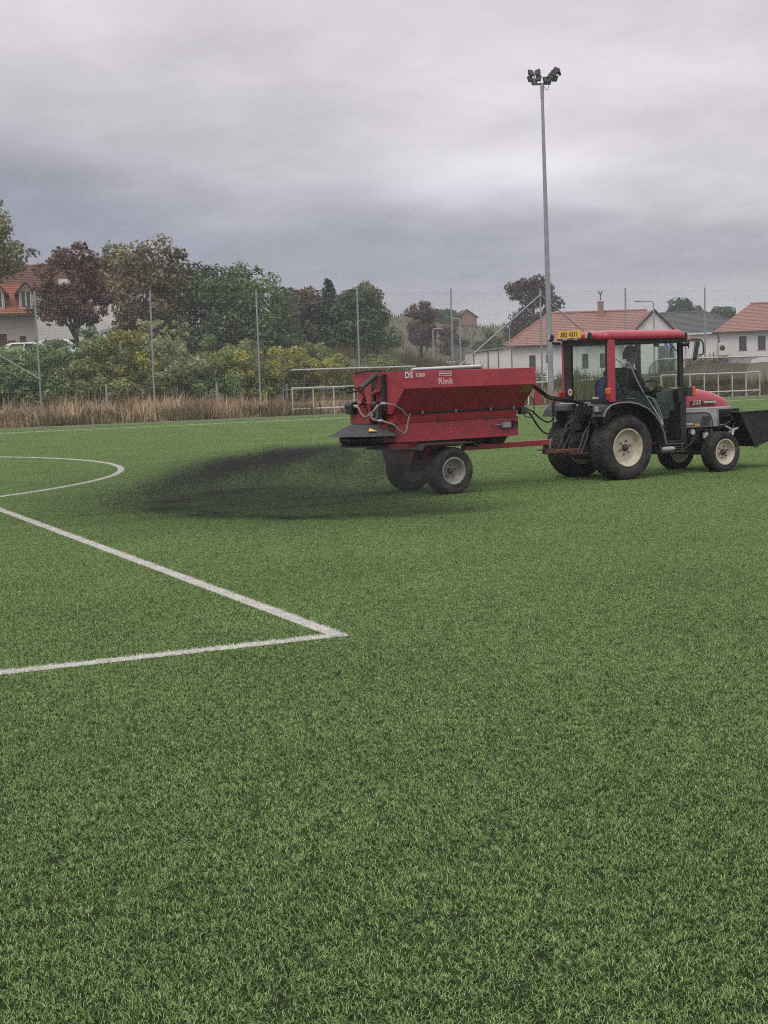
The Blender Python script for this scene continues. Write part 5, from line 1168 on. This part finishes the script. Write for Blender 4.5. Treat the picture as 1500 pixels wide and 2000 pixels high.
    B(MB().tube([(2.1, -.3, .76), (2.06, -.45, .84), (2.12, -.5, .78), (2.2, -.45, .66)], .011, 6).tube([(2.1, -.26, .72), (2.02, -.4, .80), (2.08, -.48, .82), (2.17, -.42, .72)], .009, 6), 'front_hose', HOSEB)
    return T
tractor()
# ------------------------------------------------------------------ driver
def skin_body(name, verts, edges, m, levels=2, root=0):
    me = bpy.data.meshes.new(name); me.from_pydata([v[:3] for v in verts], edges, [])
    o = bpy.data.objects.new(name, me); COL.objects.link(o)
    sk = o.modifiers.new('skin', 'SKIN'); sk.use_smooth_shade = True
    for i, v in enumerate(verts):
        d = me.skin_vertices[0].data[i]; d.radius = (v[3], v[4] if len(v) > 4 else v[3]); d.use_root = (i == root)
    ss = o.modifiers.new('sub', 'SUBSURF'); ss.levels = levels; ss.render_levels = levels
    dg = bpy.context.evaluated_depsgraph_get(); me2 = bpy.data.meshes.new_from_object(o.evaluated_get(dg)); bpy.data.objects.remove(o)
    me2.name = name; me2.materials.clear(); me2.materials.append(m); me2.polygons.foreach_set('use_smooth', [True] * len(me2.polygons)); return me2
def driver():
    D = thing('person', 'driver in dark jacket with pale collar sitting in the tractor cab', 'person', rig(.5, -.06, 0.98), RIG)
    SKIN = mat('skin', (.32, .18, .13), .55, var=.06); JACK = mat('dark_jacket', (.02, .022, .028), .85, var=.2); TR = mat('dark_trousers', (.025, .03, .045), .85, var=.2); PALE = mat('pale_collar', (.62, .62, .60), .7); HAIR = mat('brown_hair', (.05, .032, .022), .8)
    V = [(0, 0, .06, .13, .15), (-.02, 0, .25, .12, .155), (-.02, 0, .44, .10, .17), (0, 0, .55, .06, .07), (.04, 0, .62, .055), (.075, 0, .70, .075, .078), (.08, 0, .79, .085, .08), (.07, 0, .86, .06, .06)]
    E = [(i, i + 1) for i in range(7)]
    for s in (-1, 1):
        k = len(V); V += [(-.02, s * .19, .47, .06), (.06, s * .25, .24, .048), (.24, s * .17, .25, .038), (.30, s * .16, .265, .034)]
        E += [(2, k), (k, k + 1), (k + 1, k + 2), (k + 2, k + 3)]
        for j in range(4):   # fingers closing on the wheel rim
            f = len(V); y = s * (.125 + .02 * j); V += [(.345, y, .275, .0095), (.368, y, .255 - .003 * j, .009), (.352, y, .235, .008)]; E += [(k + 3, f), (f, f + 1), (f + 1, f + 2)]
        f = len(V); V += [(.32, s * .105, .25, .011), (.345, s * .095, .238, .010)]; E += [(k + 3, f), (f, f + 1)]
        h_ = len(V); V += [(.08, s * .09, .03, .09), (.38, s * .11, .05, .068), (.43, s * .11, -.34, .05), (.52, s * .11, -.42, .038)]; E += [(0, h_), (h_, h_ + 1), (h_ + 1, h_ + 2), (h_ + 2, h_ + 3)]
    put('body', skin_body('body', V, E, SKIN, 2), D)
    J = [(0, 0, .04, .145, .165), (-.02, 0, .25, .135, .17), (-.02, 0, .45, .115, .185), (0, 0, .54, .075, .09)]; JE = [(0, 1), (1, 2), (2, 3)]
    for s in (-1, 1):
        k = len(J); J += [(-.02, s * .19, .475, .075), (.06, s * .25, .24, .06), (.235, s * .17, .25, .046)]; JE += [(2, k), (k, k + 1), (k + 1, k + 2)]
    put('jacket', skin_body('jacket', J, JE, JACK, 2), D)
    T_ = [(.02, 0, .04, .12, .16)]; TE = []
    for s in (-1, 1):
        k = len(T_); T_ += [(.09, s * .09, .035, .10), (.385, s * .11, .055, .078), (.43, s * .11, -.36, .06)]; TE += [(0, k), (k, k + 1), (k + 1, k + 2)]
    put('trousers', skin_body('trousers', T_, TE, TR, 2), D)
    MB().tube([(.02 + .085 * math.cos(a), .095 * math.sin(a), .565 - .02 * math.cos(a)) for a in np.linspace(0, 2 * math.pi, 17)], .022, 6).build('collar', PALE, D)
    hp = MB(); secs = []
    for q in range(6):
        a = q / 5 * math.pi / 2 * .98; rr = .092 * math.cos(a); z = .80 + .10 * math.sin(a)
        secs.append([(.062 + rr * 1.08 * math.cos(t) - .012, rr * .98 * math.sin(t), z) for t in np.linspace(0, 2 * math.pi, 17)[:-1]])
    hp.loft(secs, True, False, True); hp.loft([[(.0 + .05 * math.cos(t) - .01, .08 * math.sin(t), z) for t in np.linspace(math.pi / 2, 1.5 * math.pi, 9)] for z in (.70, .81)], False, False, True)
    hp.build('hair', HAIR, D)
    MB().tube([(.155, 0, .76), (.178, 0, .735), (.160, 0, .722)], [.008, .014, .010], 6).build('nose', SKIN, D)
    for s in (-1, 1):
        MB().lathe([(.001, -.006), (.010, -.003), (.011, .003), (.001, .006)], (.150, s * .032, .775), 8, 'x').build('eye', HAIR, D)
        MB().tube([(.07, s * .083, .73), (.065, s * .093, .76), (.07, s * .087, .785)], [.008, .013, .008], 6).build('ear', SKIN, D)
    MB().tube([(.148, -.025, .695), (.156, 0, .692), (.148, .025, .695)], .006, 6).build('mouth', mat('lips', (.25, .09, .08), .6), D)
driver()
def bag():
    B_ = thing('rucksack', 'blue rucksack standing behind the seat in the back window of the tractor', 'rucksack', rig(-.06, -.27, 1.102), RIG)
    BL = mat('blue_cloth', (.035, .055, .16), .85, var=.25, scale=9, bump=.4, bscale=18)
    secs = []
    for z, sx, sy in ((0, .12, .17), (.06, .135, .185), (.18, .13, .18), (.27, .11, .15), (.33, .07, .10), (.35, .03, .04)):
        secs.append([(sx * math.copysign(abs(math.cos(a)) ** .7, math.cos(a)) + .01 * math.sin(3 * a + z * 20), sy * math.copysign(abs(math.sin(a)) ** .7, math.sin(a)), z) for a in np.linspace(0, 2 * math.pi, 17)[:-1]])
    MB().loft(secs, True, True, True).build('sack', BL, B_)
    MB().tube([(0, -.04, .34), (0, -.02, .385), (0, .02, .385), (0, .04, .34)], .009, 6).build('loop', BL, B_)
    MB().tube([(-.125, -.1, .05), (-.145, -.1, .2), (-.1, -.08, .3)], .012, 6).tube([(-.125, .1, .05), (-.145, .1, .2), (-.1, .08, .3)], .012, 6).build('strap', mat('dark_strap', (.02, .02, .03), .8), B_)
bag()
# ------------------------------------------------------------------ spreader trailer
def spreader():
    G = (-2.97, 0, 0); x, y, _ = rig(-2.97, 0)
    T = thing('spreader_trailer', 'red rubber crumb spreader trailer with deep hopper behind the tractor', 'trailer', (x, y, 0), RIG)
    def B(mb, n, m, par=T, **k): return mb.build(n, m, par, G, **k)
    HU0, HU1 = -3.64, -1.60
    hs = [(-.615, 1.605), (-.62, 1.60), (-.62, 1.388), (-.612, 1.382), (-.30, 1.06), (.30, 1.06), (.612, 1.382), (.62, 1.388), (.62, 1.60), (.615, 1.605), (.60, 1.605), (.60, 1.392), (.28, 1.08), (-.28, 1.08), (-.60, 1.392), (-.60, 1.605)]
    B(MB().loft([[(u, v, z) for v, z in hs] for u in (HU0, HU1)], True, False), 'hopper', RED)
    end = [(-.618, 1.60), (-.618, 1.388), (-.61, 1.382), (-.302, 1.062), (.302, 1.062), (.61, 1.382), (.618, 1.388), (.618, 1.60)]
    B(MB().prism([(p[0] * 1.004, p[1]) for p in end], HU1 + .0005, HU1 + .012, 'x'), 'front_wall', RED)
    B(MB().prism([(p[0] * 1.012, p[1] + .003) for p in end], HU0 - .014, HU0 - .0005, 'x'), 'rear_wall', RED)
    B(MB().prism([(-.625, 1.40), (-.30, 1.065), (-.36, 1.065), (-.66, 1.385)], HU0 - .03, HU0 - .0145, 'x'), 'rear_gusset', RED) if False else None
    # load
    rg = np.random.default_rng(8); nu, nv = 22, 10; VV_ = []
    for i in range(nu):
        for j in range(nv):
            q = j / (nv - 1) * 2 - 1; VV_.append((HU0 + .01 + (HU1 - HU0 - .02) * i / (nu - 1), q * .595, 1.48 + .07 * (1 - q * q) + rg.normal(0, .006)))
    lb = MB().add(VV_, [(i * nv + j, (i + 1) * nv + j, (i + 1) * nv + j + 1, i * nv + j + 1) for i in range(nu - 1) for j in range(nv - 1)], True)
    ld = B(lb, 'rubber_load', mat('rubber_crumb', (.014, .014, .015), .95, bump=.6, bscale=120)); ld['kind'] = 'stuff'
    tr_ = MB(); tp = [(-.30, 1.058), (-.272, .958), (-.312, .945), (-.312, .70), (.312, .70), (.312, .945), (.272, .958), (.30, 1.058)]
    tr_.loft([[(u, v, z) for v, z in tp] for u in (-3.62, -1.66)], True, True); B(tr_, 'trough', RED)
    lt = MB().loft([[(u, v * .97, z) for v, z in [(-.312, .93), (-.312, .71), (.312, .71), (.312, .93)]] for u in (-3.84, -3.622)], True, True); B(lt, 'outlet_box', REDDIRTY)
    B(MB().tube([(-3.38, -.318, 1.068), (-1.66, -.318, 1.072)], .013, 8), 'side_pipe', BLACK)
    cl = MB().rbox(-.012, .012, -.335, -.295, -.022, .022, .004).mesh('pipe_clip', STEEL)
    for u in (-3.2, -2.68, -2.12, -1.74): o = put('pipe_clip', cl, T); o.location = (u - G[0], 0, 1.072)
    B(MB().tube([(-3.60, -.318, .952), (-1.67, -.318, .955)], .008, 6), 'seam_rod', REDDIRTY)
    for u in (-2.95, -2.18): B(MB().rbox(u - .02, u + .02, -.334, -.312, .935, .975, .004), 'seam_clip', DARKSTEEL)
    bm_ = MB().cyl((0, 0, 0), .008, -.322, -.311, 'y', 8).mesh('bolt_head', STEEL)
    for u, z in ((-2.75, .89), (-2.77, .85), (-1.98, .925), (-3.1, .735), (-2.4, .735), (-1.75, .735), (-3.45, .88)): o = put('bolt_head', bm_, T); o.location = (u - G[0], 0, z)
    vb = B(MB().rbox(-1.96, -1.82, -.38, -.315, .81, .89, .01), 'valve_block', STEEL); B(MB().cyl((-1.77, -.355, .86), .045, -.04, .03, 'y', 12).rbox(-1.82, -1.70, -.37, -.33, .83, .90, .01), 'valve_motor', BLACK, vb); B(MB().tube([(-1.96, -.35, .86), (-2.08, -.35, .855)], .009, 6), 'valve_rod', STEEL, vb)
    # writing
    text('model_lettering', 'DS', .098, WHITEPRINT, T, (-3.585 - G[0], -.6225, 1.552), (1, 0, 0), (0, 0, 1), bold=.003)
    text('model_number', '1200', .066, WHITEPRINT, T, (-3.415 - G[0], -.6225, 1.550), (1, 0, 0), (0, 0, 1), bold=.001)
    text('maker_lettering', 'Rink', .115, WHITEPRINT, T, (-3.03 - G[0], -.6225, 1.462), (1, 0, 0), (0, 0, 1), bold=.0)
    lg = MB()
    for a in ((-3.125, -2.935, 1.578, 1.584), (-3.125, -2.935, 1.531, 1.536), (-3.125, -3.119, 1.5365, 1.5775), (-2.941, -2.935, 1.5365, 1.5775), (-3.11, -2.95, 1.556, 1.566)): lg.box(a[0], a[1], -.6235, -.6208, a[2], a[3])
    B(lg, 'logo_frame', WHITEPRINT)
    # yellow sticker on the sloping side
    p0 = Vector((-.612, 1.382)); p1 = Vector((-.30, 1.06)); dr = (p1 - p0).normalized(); nr = Vector((dr.y, -dr.x)); nr = -nr if nr.x > 0 else nr
    a = p0 + dr * .01 + nr * .003; b = p0 + dr * .14 + nr * .003; a2 = a - nr * .002; b2 = b - nr * .002
    B(MB().add([(-1.79, a.x, a.y), (-1.625, a.x, a.y), (-1.625, b.x, b.y), (-1.79, b.x, b.y), (-1.79, a2.x, a2.y), (-1.625, a2.x, a2.y), (-1.625, b2.x, b2.y), (-1.79, b2.x, b2.y)], [(0, 1, 2, 3), (4, 5, 6, 7), (0, 1, 5, 4), (2, 3, 7, 6)]), 'warning_sticker', YELLOWD)
    # rear gear
    for v, z0, z1 in ((.08, .93, 1.56), (-.17, 1.10, 1.585)): B(MB().rbox(-3.70, -3.655, v - .035, v + .035, z0, z1, .008), 'guide_rail', BLACK)
    B(MB().rbox(-3.70, -3.656, -.13, .04, 1.36, 1.57, .01).rbox(-3.68, -3.656, -.12, .03, 1.15, 1.35, .006), 'gate_plate', REDDIRTY)
    B(MB().rbox(-3.85, -3.656, -.06, .42, .935, 1.225, .012), 'gear_box', RED)
    B(MB().cyl((-3.88, .30, 1.17), .065, -.08, .09, 'y', 14).rbox(-3.94, -3.82, .22, .38, 1.07, 1.2, .015), 'hydraulic_motor', BLACK)
    B(MB().cyl((-3.78, -.13, 1.18), .055, -.05, .05, 'y', 12).rbox(-3.82, -3.72, -.19, -.07, .96, 1.15, .015), 'hydraulic_motor', BLACK)
    B(MB().tube([(-3.68, -.01, 1.575), (-3.99, -.11, 1.40)], .035, 10).tube([(-3.99, -.11, 1.40), (-4.04, -.12, 1.375)], .018, 8), 'lift_cylinder', DARKSTEEL)
    B(MB().rbox(-3.99, -3.93, -.13, -.06, 1.33, 1.42, .01).tube([(-3.95, -.1, 1.34), (-3.9, -.08, 1.24), (-3.86, .1, 1.2)], .016, 8), 'cylinder_bracket', REDDIRTY)
    B(MB().tube([(-3.72, .035, 1.33), (-3.72, -.105, 1.368)], .024, 8), 'red_handle', RED)
    B(MB().tube([(-3.70, -.16, 1.62), (-3.72, .05, 1.63), (-3.68, .4, 1.615), (-3.67, .58, 1.60)], .012, 6), 'top_hose', HOSEB)
    B(MB().tube([(-4.02, -.13, 1.40), (-4.1, -.118, 1.425), (-4.1, .06, 1.425), (-4.1, .12, 1.385), (-4.1, .03, 1.362), (-4.1, -.114, 1.366), (-4.0, -.2, 1.386)], .011, 6), 'hose_loop', HOSEB)
    B(MB().tube([(-3.97, -.08, 1.383), (-3.95, -.137, 1.298), (-3.95, -.055, 1.213), (-3.90, .06, 1.187)], .011, 6), 'hose_drop', HOSEB)
    B(MB().tube([(-3.95, -.09, 1.36), (-3.97, -.16, 1.29), (-3.93, -.1, 1.2), (-3.86, -.05, 1.1)], .009, 6), 'hose_drop', HOSEB)
    B(MB().tube([(-3.84, -.13, 1.0), (-3.85, -.267, 1.036), (-3.85, -.277, 1.158), (-3.84, -.342, 1.203), (-3.78, -.40, 1.206), (-3.673, -.4, 1.184), (-3.575, -.4, 1.13), (-3.493, -.4, 1.049), (-3.447, -.36, 1.019)], .011, 8), 'tan_hose', HOSET)
    B(MB().tube([(-3.84, -.08, 1.10), (-3.85, -.116, 1.035), (-3.85, -.164, 1.001), (-3.85, -.363, .99), (-3.78, -.40, .965), (-3.682, -.4, .931), (-3.615, -.4, .863), (-3.542, -.4, .816), (-3.499, -.4, .851), (-3.475, -.4, .961), (-3.441, -.38, 1.032), (-3.391, -.335, 1.062)], .011, 8), 'tan_hose', HOSET)
    B(MB().tube([(-3.90, .20, 1.17), (-3.92, .067, 1.152), (-3.92, .02, 1.089), (-3.92, -.08, 1.037), (-3.92, -.182, 1.056), (-3.90, -.287, 1.128), (-3.84, -.27, 1.19)], .012, 8), 'tan_hose', HOSET)
    fit = MB().tube([(-.03, 0, 0), (.03, 0, 0)], .02, 6).mesh('hose_fitting', STEEL)
    for p in ((-3.82, -.38, 1.206), (-3.85, -.35, .99), (-3.90, .17, 1.175), (-3.84, -.10, 1.06)): o = put('hose_fitting', fit, T); o.location = (p[0] - G[0], p[1], p[2]); o.rotation_euler = (0, 0, R(-50))
    B(MB().tube([(-3.64, -.36, 1.0), (-3.60, -.36, .93)], .025, 8).rbox(-3.72, -3.6, -.37, -.31, .93, .99, .01), 'pipe_union', REDDIRTY)
    # spinner and its canopy
    cs = []
    for z, rr, n in ((.80, .49, 8), (.805, .485, 8), (.935, .235, 8), (.94, .22, 8)): cs.append([(-3.865 + rr * .95 * math.cos(a), .0 + rr * 1.04 * math.sin(a), z) for a in np.linspace(0, 2 * math.pi, 9)[:-1] + .3])
    B(MB().loft(cs, True, True), 'spinner_canopy', RUBBERMAT)
    # warning triangle on the canopy facet
    sc_ = B(MB().add([(-4.04, -.355, .868), (-3.94, -.395, .868), (-4.005, -.325, .906), (-4.045, -.372, .866), (-3.945, -.412, .866), (-4.01, -.342, .904)], [(0, 1, 2), (3, 4, 5), (0, 1, 4, 3), (1, 2, 5, 4), (2, 0, 3, 5)]), 'warning_triangle', YELLOW)
    B(MB().lathe([(.28, .70), (.33, .72), (.33, .78), (.2, .80)], (-3.88, .01, 0), 20, 'z'), 'spinner_housing', BLACK)
    B(MB().cyl((-3.95, .02, 0), .27, .66, .672, 'z', 24).cyl((-3.95, .02, 0), .04, .672, .80, 'z', 10), 'spinner_disc', DARKSTEEL)
    vn = MB().box(.05, .27, -.006, .006, .673, .71).mesh('spinner_vane', DARKSTEEL)
    for k in range(6): o = put('spinner_vane', vn, T); o.location = (-3.95 - G[0], .02, 0); o.rotation_euler = (0, 0, k * math.pi / 3)
    B(MB().rbox(-3.70, -3.4, -.3, .3, .60, .69, .01), 'rear_frame', REDDIRTY)
    B(MB().prism([(-.46, .695), (.46, .695), (.30, .40), (-.30, .40)], -3.40, -3.385, 'x'), 'mud_flap', REDDIRTY)
    # running gear
    B(MB().rbox(-3.36, -2.5, -.17, -.09, .60, .695, .01).rbox(-3.36, -2.5, .09, .17, .60, .695, .01).rbox(-3.09, -2.74, -.20, -.10, .33, .60, .01).rbox(-3.09, -2.74, .10, .20, .33, .60, .01), 'frame', REDDIRTY)
    B(MB().cyl((-2.91, 0, .305), .035, -.4, .42, 'y', 10), 'axle', DARKSTEEL)
    for s, a, b in ((-1, -.62, -.316), (1, .316, .64)):
        B(MB().prism([(-3.42, .60), (-3.36, .672), (-2.62, .668), (-2.52, .60), (-2.53, .595), (-2.625, .658), (-3.355, .662), (-3.41, .594)], a, b, 'y'), 'mudguard', RUBBERMAT)
    wheel('wheel', T, G, (-2.91, -.47, .305), .308, .27, .175, GREYRIM, -1, 40, 4, .006, .04, 5, .10, .075)
    wheel('wheel', T, G, (-2.91, .50, .305), .308, .27, .175, GREYRIM, 1, 40, 4, .006, .04, 5, .10, .075)
    for u in (-2.2, -1.86): B(MB().loft([[(u - .16, -.14, .699), (u + .16, -.14, .699), (u + .16, .14, .699), (u - .16, .14, .699)], [(u - .11, -.1, .602), (u + .11, -.1, .602), (u + .11, .1, .602), (u - .11, .1, .602)]], True, True), 'bracket', mat('brown_black_steel', (.045, .028, .027), .7, var=.3))
    B(MB().rbox(-2.36, -.90, -.055, .045, .525, .60, .008), 'drawbar', RED)
    B(MB().rbox(-2.38, -1.72, -.075, .065, .515, .5995, .008) if False else MB().rbox(-.975, -.895, -.06, .05, .458, .524, .008), 'drop_plate', BLACK)
    B(MB().rbox(-1.12, -.86, -.095, -.005, .456, .47, .004), 'hitch_eye', RUST)
    B(MB().tube([(-2.75, .59, 1.625), (-1.62, .59, 1.645)], .022, 8), 'cover_roll', WHITEP)
    B(MB().tube([(-2.72, .52, 1.61), (-1.64, .54, 1.615)], .012, 8), 'cover_edge', DARKSTEEL)
    # hydraulic hoses to the tractor
    for dv, dz in ((0, 0), (.05, .012), (.03, -.025)):
        B(MB().tube([(-1.62, -.50 + dv, 1.40 + dz), (-1.353, -.33 + dv, 1.345 + dz), (-1.139, -.30 + dv, 1.215 + dz), (-1.034, -.30 + dv, 1.181 + dz), (-.785, -.30 + dv, 1.152 + dz), (-.55, -.27 + dv, 1.10), (-.42, -.25 + dv * 3, 1.06)], .013, 8), 'hose', HOSEB)
    B(MB().tube([(-1.64, -.28, 1.02), (-1.535, -.3, 1.041), (-1.46, -.3, .99), (-1.408, -.3, .932), (-1.33, -.3, .82), (-1.239, -.3, .73), (-1.17, -.3, .697), (-1.108, -.3, .699), (-1.065, -.3, .75), (-1.05, -.3, .882), (-1.063, -.3, 1.092), (-1.04, -.3, 1.165), (-.95, -.3, 1.175)], .013, 8), 'hose_loop', HOSEB)
    B(MB().tube([(-1.62, -.26, 1.0), (-1.492, -.3, 1.046), (-1.406, -.3, 1.015), (-1.32, -.3, .94), (-1.235, -.3, .885), (-1.16, -.3, .855), (-1.09, -.3, .865), (-1.035, -.3, .95), (-1.03, -.3, 1.1), (-.99, -.29, 1.17)], .012, 8), 'hose_loop', HOSEB)
    B(MB().tube([(-1.60, -.3, 1.04), (-1.55, -.32, .95), (-1.47, -.33, .93), (-1.40, -.33, 1.0), (-1.40, -.33, 1.13), (-1.44, -.33, 1.22)], .007, 6), 'cable', HOSEB)
    B(MB().rbox(-1.62, -1.52, -.34, -.24, .98, 1.08, .01).tube([(-1.58, -.3, 1.06), (-1.585, -.42, 1.30)], .02, 6), 'coupling_bracket', DARKSTEEL)
    return T
spreader()




# ------------------------------------------------------------------ black rubber crumb thrown by the spinner
def spray():
    x, y, _ = rig(-3.95, 0.0)
    ZS = .66
    m = bpy.data.materials.new('flying_crumb'); m.use_nodes = True; nt = m.node_tree; N = nt.nodes; Lk = nt.links; N.clear()
    def M(op, a, b=None, c=None):
        n = N.new('ShaderNodeMath'); n.operation = op
        for i, v in enumerate((a, b, c)):
            if v is None: continue
            if isinstance(v, (int, float)): n.inputs[i].default_value = v
            else: Lk.new(v, n.inputs[i])
        return n.outputs[0]
    tc = N.new('ShaderNodeTexCoord'); sp = N.new('ShaderNodeSeparateXYZ'); Lk.new(tc.outputs['Object'], sp.inputs[0]); X, Y, Z = sp.outputs
    def noise(s, det, off):
        mp = N.new('ShaderNodeMapping'); mp.inputs['Location'].default_value = off; Lk.new(tc.outputs['Object'], mp.inputs[0])
        n = N.new('ShaderNodeTexNoise'); n.inputs['Scale'].default_value = s; n.inputs['Detail'].default_value = det; Lk.new(mp.outputs[0], n.inputs['Vector']); return n.outputs[0]
    def sm(lo, hi, v):
        n = N.new('ShaderNodeMapRange'); n.interpolation_type = 'SMOOTHSTEP'; n.inputs[1].default_value = lo; n.inputs[2].default_value = hi; Lk.new(v, n.inputs[0]); return n.outputs[0]
    r_ = M('SQRT', M('ADD', M('POWER', M('MULTIPLY', X, .88), 2), M('POWER', Y, 2)))
    rn = M('ADD', r_, M('MULTIPLY', M('SUBTRACT', noise(1.1, 3, (0, 0, 0)), .5), 1.0))
    zs = M('MULTIPLY', M('SUBTRACT', 1, M('POWER', M('DIVIDE', r_, 3.05), 2)), ZS)      # falling path of the grains
    dz = M('DIVIDE', M('SUBTRACT', Z, zs), M('ADD', .030, M('MULTIPLY', M('MULTIPLY', r_, r_), .026)))
    sheet = M('EXPONENT', M('MULTIPLY', M('MULTIPLY', dz, dz), -1))
    under = M('MULTIPLY', M('LESS_THAN', Z, zs), .05)
    d = M('ADD', sheet, under)
    puff = M('ADD', .10, M('MULTIPLY', M('MULTIPLY', sm(.36, .62, noise(2.2, 5, (4, 1, 0))), M('ADD', .4, sm(.35, .65, noise(7.5, 3, (1, 6, 2))))), 1.5))
    d = M('MULTIPLY', M('MULTIPLY', d, puff), M('MULTIPLY', sm(.22, .4, r_), M('SUBTRACT', 1, sm(1.3, 2.9, rn))))
    d = M('MULTIPLY', d, M('DIVIDE', 1.0, M('ADD', .22, M('MULTIPLY', r_, .62))))
    d = M('MULTIPLY', d, M('SUBTRACT', 1, sm(-.5, .5, X)))
    # thin dust drifting further back
    far = M('MULTIPLY', M('MULTIPLY', M('SUBTRACT', 1, sm(2.2, 5.4, rn)), M('SUBTRACT', 1, sm(.05, .75, Z))), M('MULTIPLY', M('SUBTRACT', 1, sm(-2.0, .2, X)), .13))
    d = M('ADD', M('MULTIPLY', d, 1.9), far)
    v = N.new('ShaderNodeVolumePrincipled'); v.inputs['Color'].default_value = (.10, .10, .105, 1); v.inputs['Anisotropy'].default_value = .0
    Lk.new(d, v.inputs['Density']); o = N.new('ShaderNodeOutputMaterial'); Lk.new(v.outputs[0], o.inputs['Volume'])
    m.cycles.volume_step_rate = .6 if hasattr(m.cycles, 'volume_step_rate') else 1
    ob = MB().box(-6.0, .62, -3.3, 3.3, .045, .95).build('rubber_crumb_spray', m, kind='stuff'); ob.location = (x, y, 0); ob.rotation_euler = (0, 0, RIG)
    # single grains that can be made out
    rg = np.random.default_rng(12); n = 26000
    a = rg.uniform(math.pi * .5, math.pi * 1.5, n); q = rg.uniform(.25, 1.0, n) ** .8; rr = q * 3.0
    px, py = rr * np.cos(a) / .88, rr * np.sin(a); pz = ZS * (1 - q ** 2) + rg.normal(0, .06, n) * (.5 + q) + .02; ok = (pz > .03) & (pz < .85)
    P = np.c_[px, py, pz][ok]; n = len(P); s = rg.uniform(.0025, .006, n)[:, None]
    V = np.stack([P + s * np.array(k) for k in ((1, 0, -.6), (-.6, .9, -.6), (-.6, -.9, -.6), (0, 0, 1))], 1).reshape(-1, 3); b = np.arange(n)[:, None] * 4
    F = np.concatenate([b + np.array(k) for k in ((0, 1, 3), (1, 2, 3), (2, 0, 3), (0, 2, 1))])
    g = link('rubber_grains', np_mesh('rubber_grains', V, [F], mat('rubber_grain', (.012, .012, .013), .9)), kind='stuff'); g.location = (x, y, 0); g.rotation_euler = (0, 0, RIG)
spray()

# ------------------------------------------------------------------ thin damp air over the whole place
def haze():
    m = bpy.data.materials.new('damp_air'); m.use_nodes = True; N = m.node_tree.nodes; N.clear()
    v = N.new('ShaderNodeVolumePrincipled'); v.inputs['Color'].default_value = (.86, .89, .93, 1); v.inputs['Density'].default_value = .0008
    o = N.new('ShaderNodeOutputMaterial'); m.node_tree.links.new(v.outputs[0], o.inputs['Volume'])
    MB().box(-930, 930, -330, 1430, -3.0, 16.5).build('haze', m, kind='stuff')
haze()
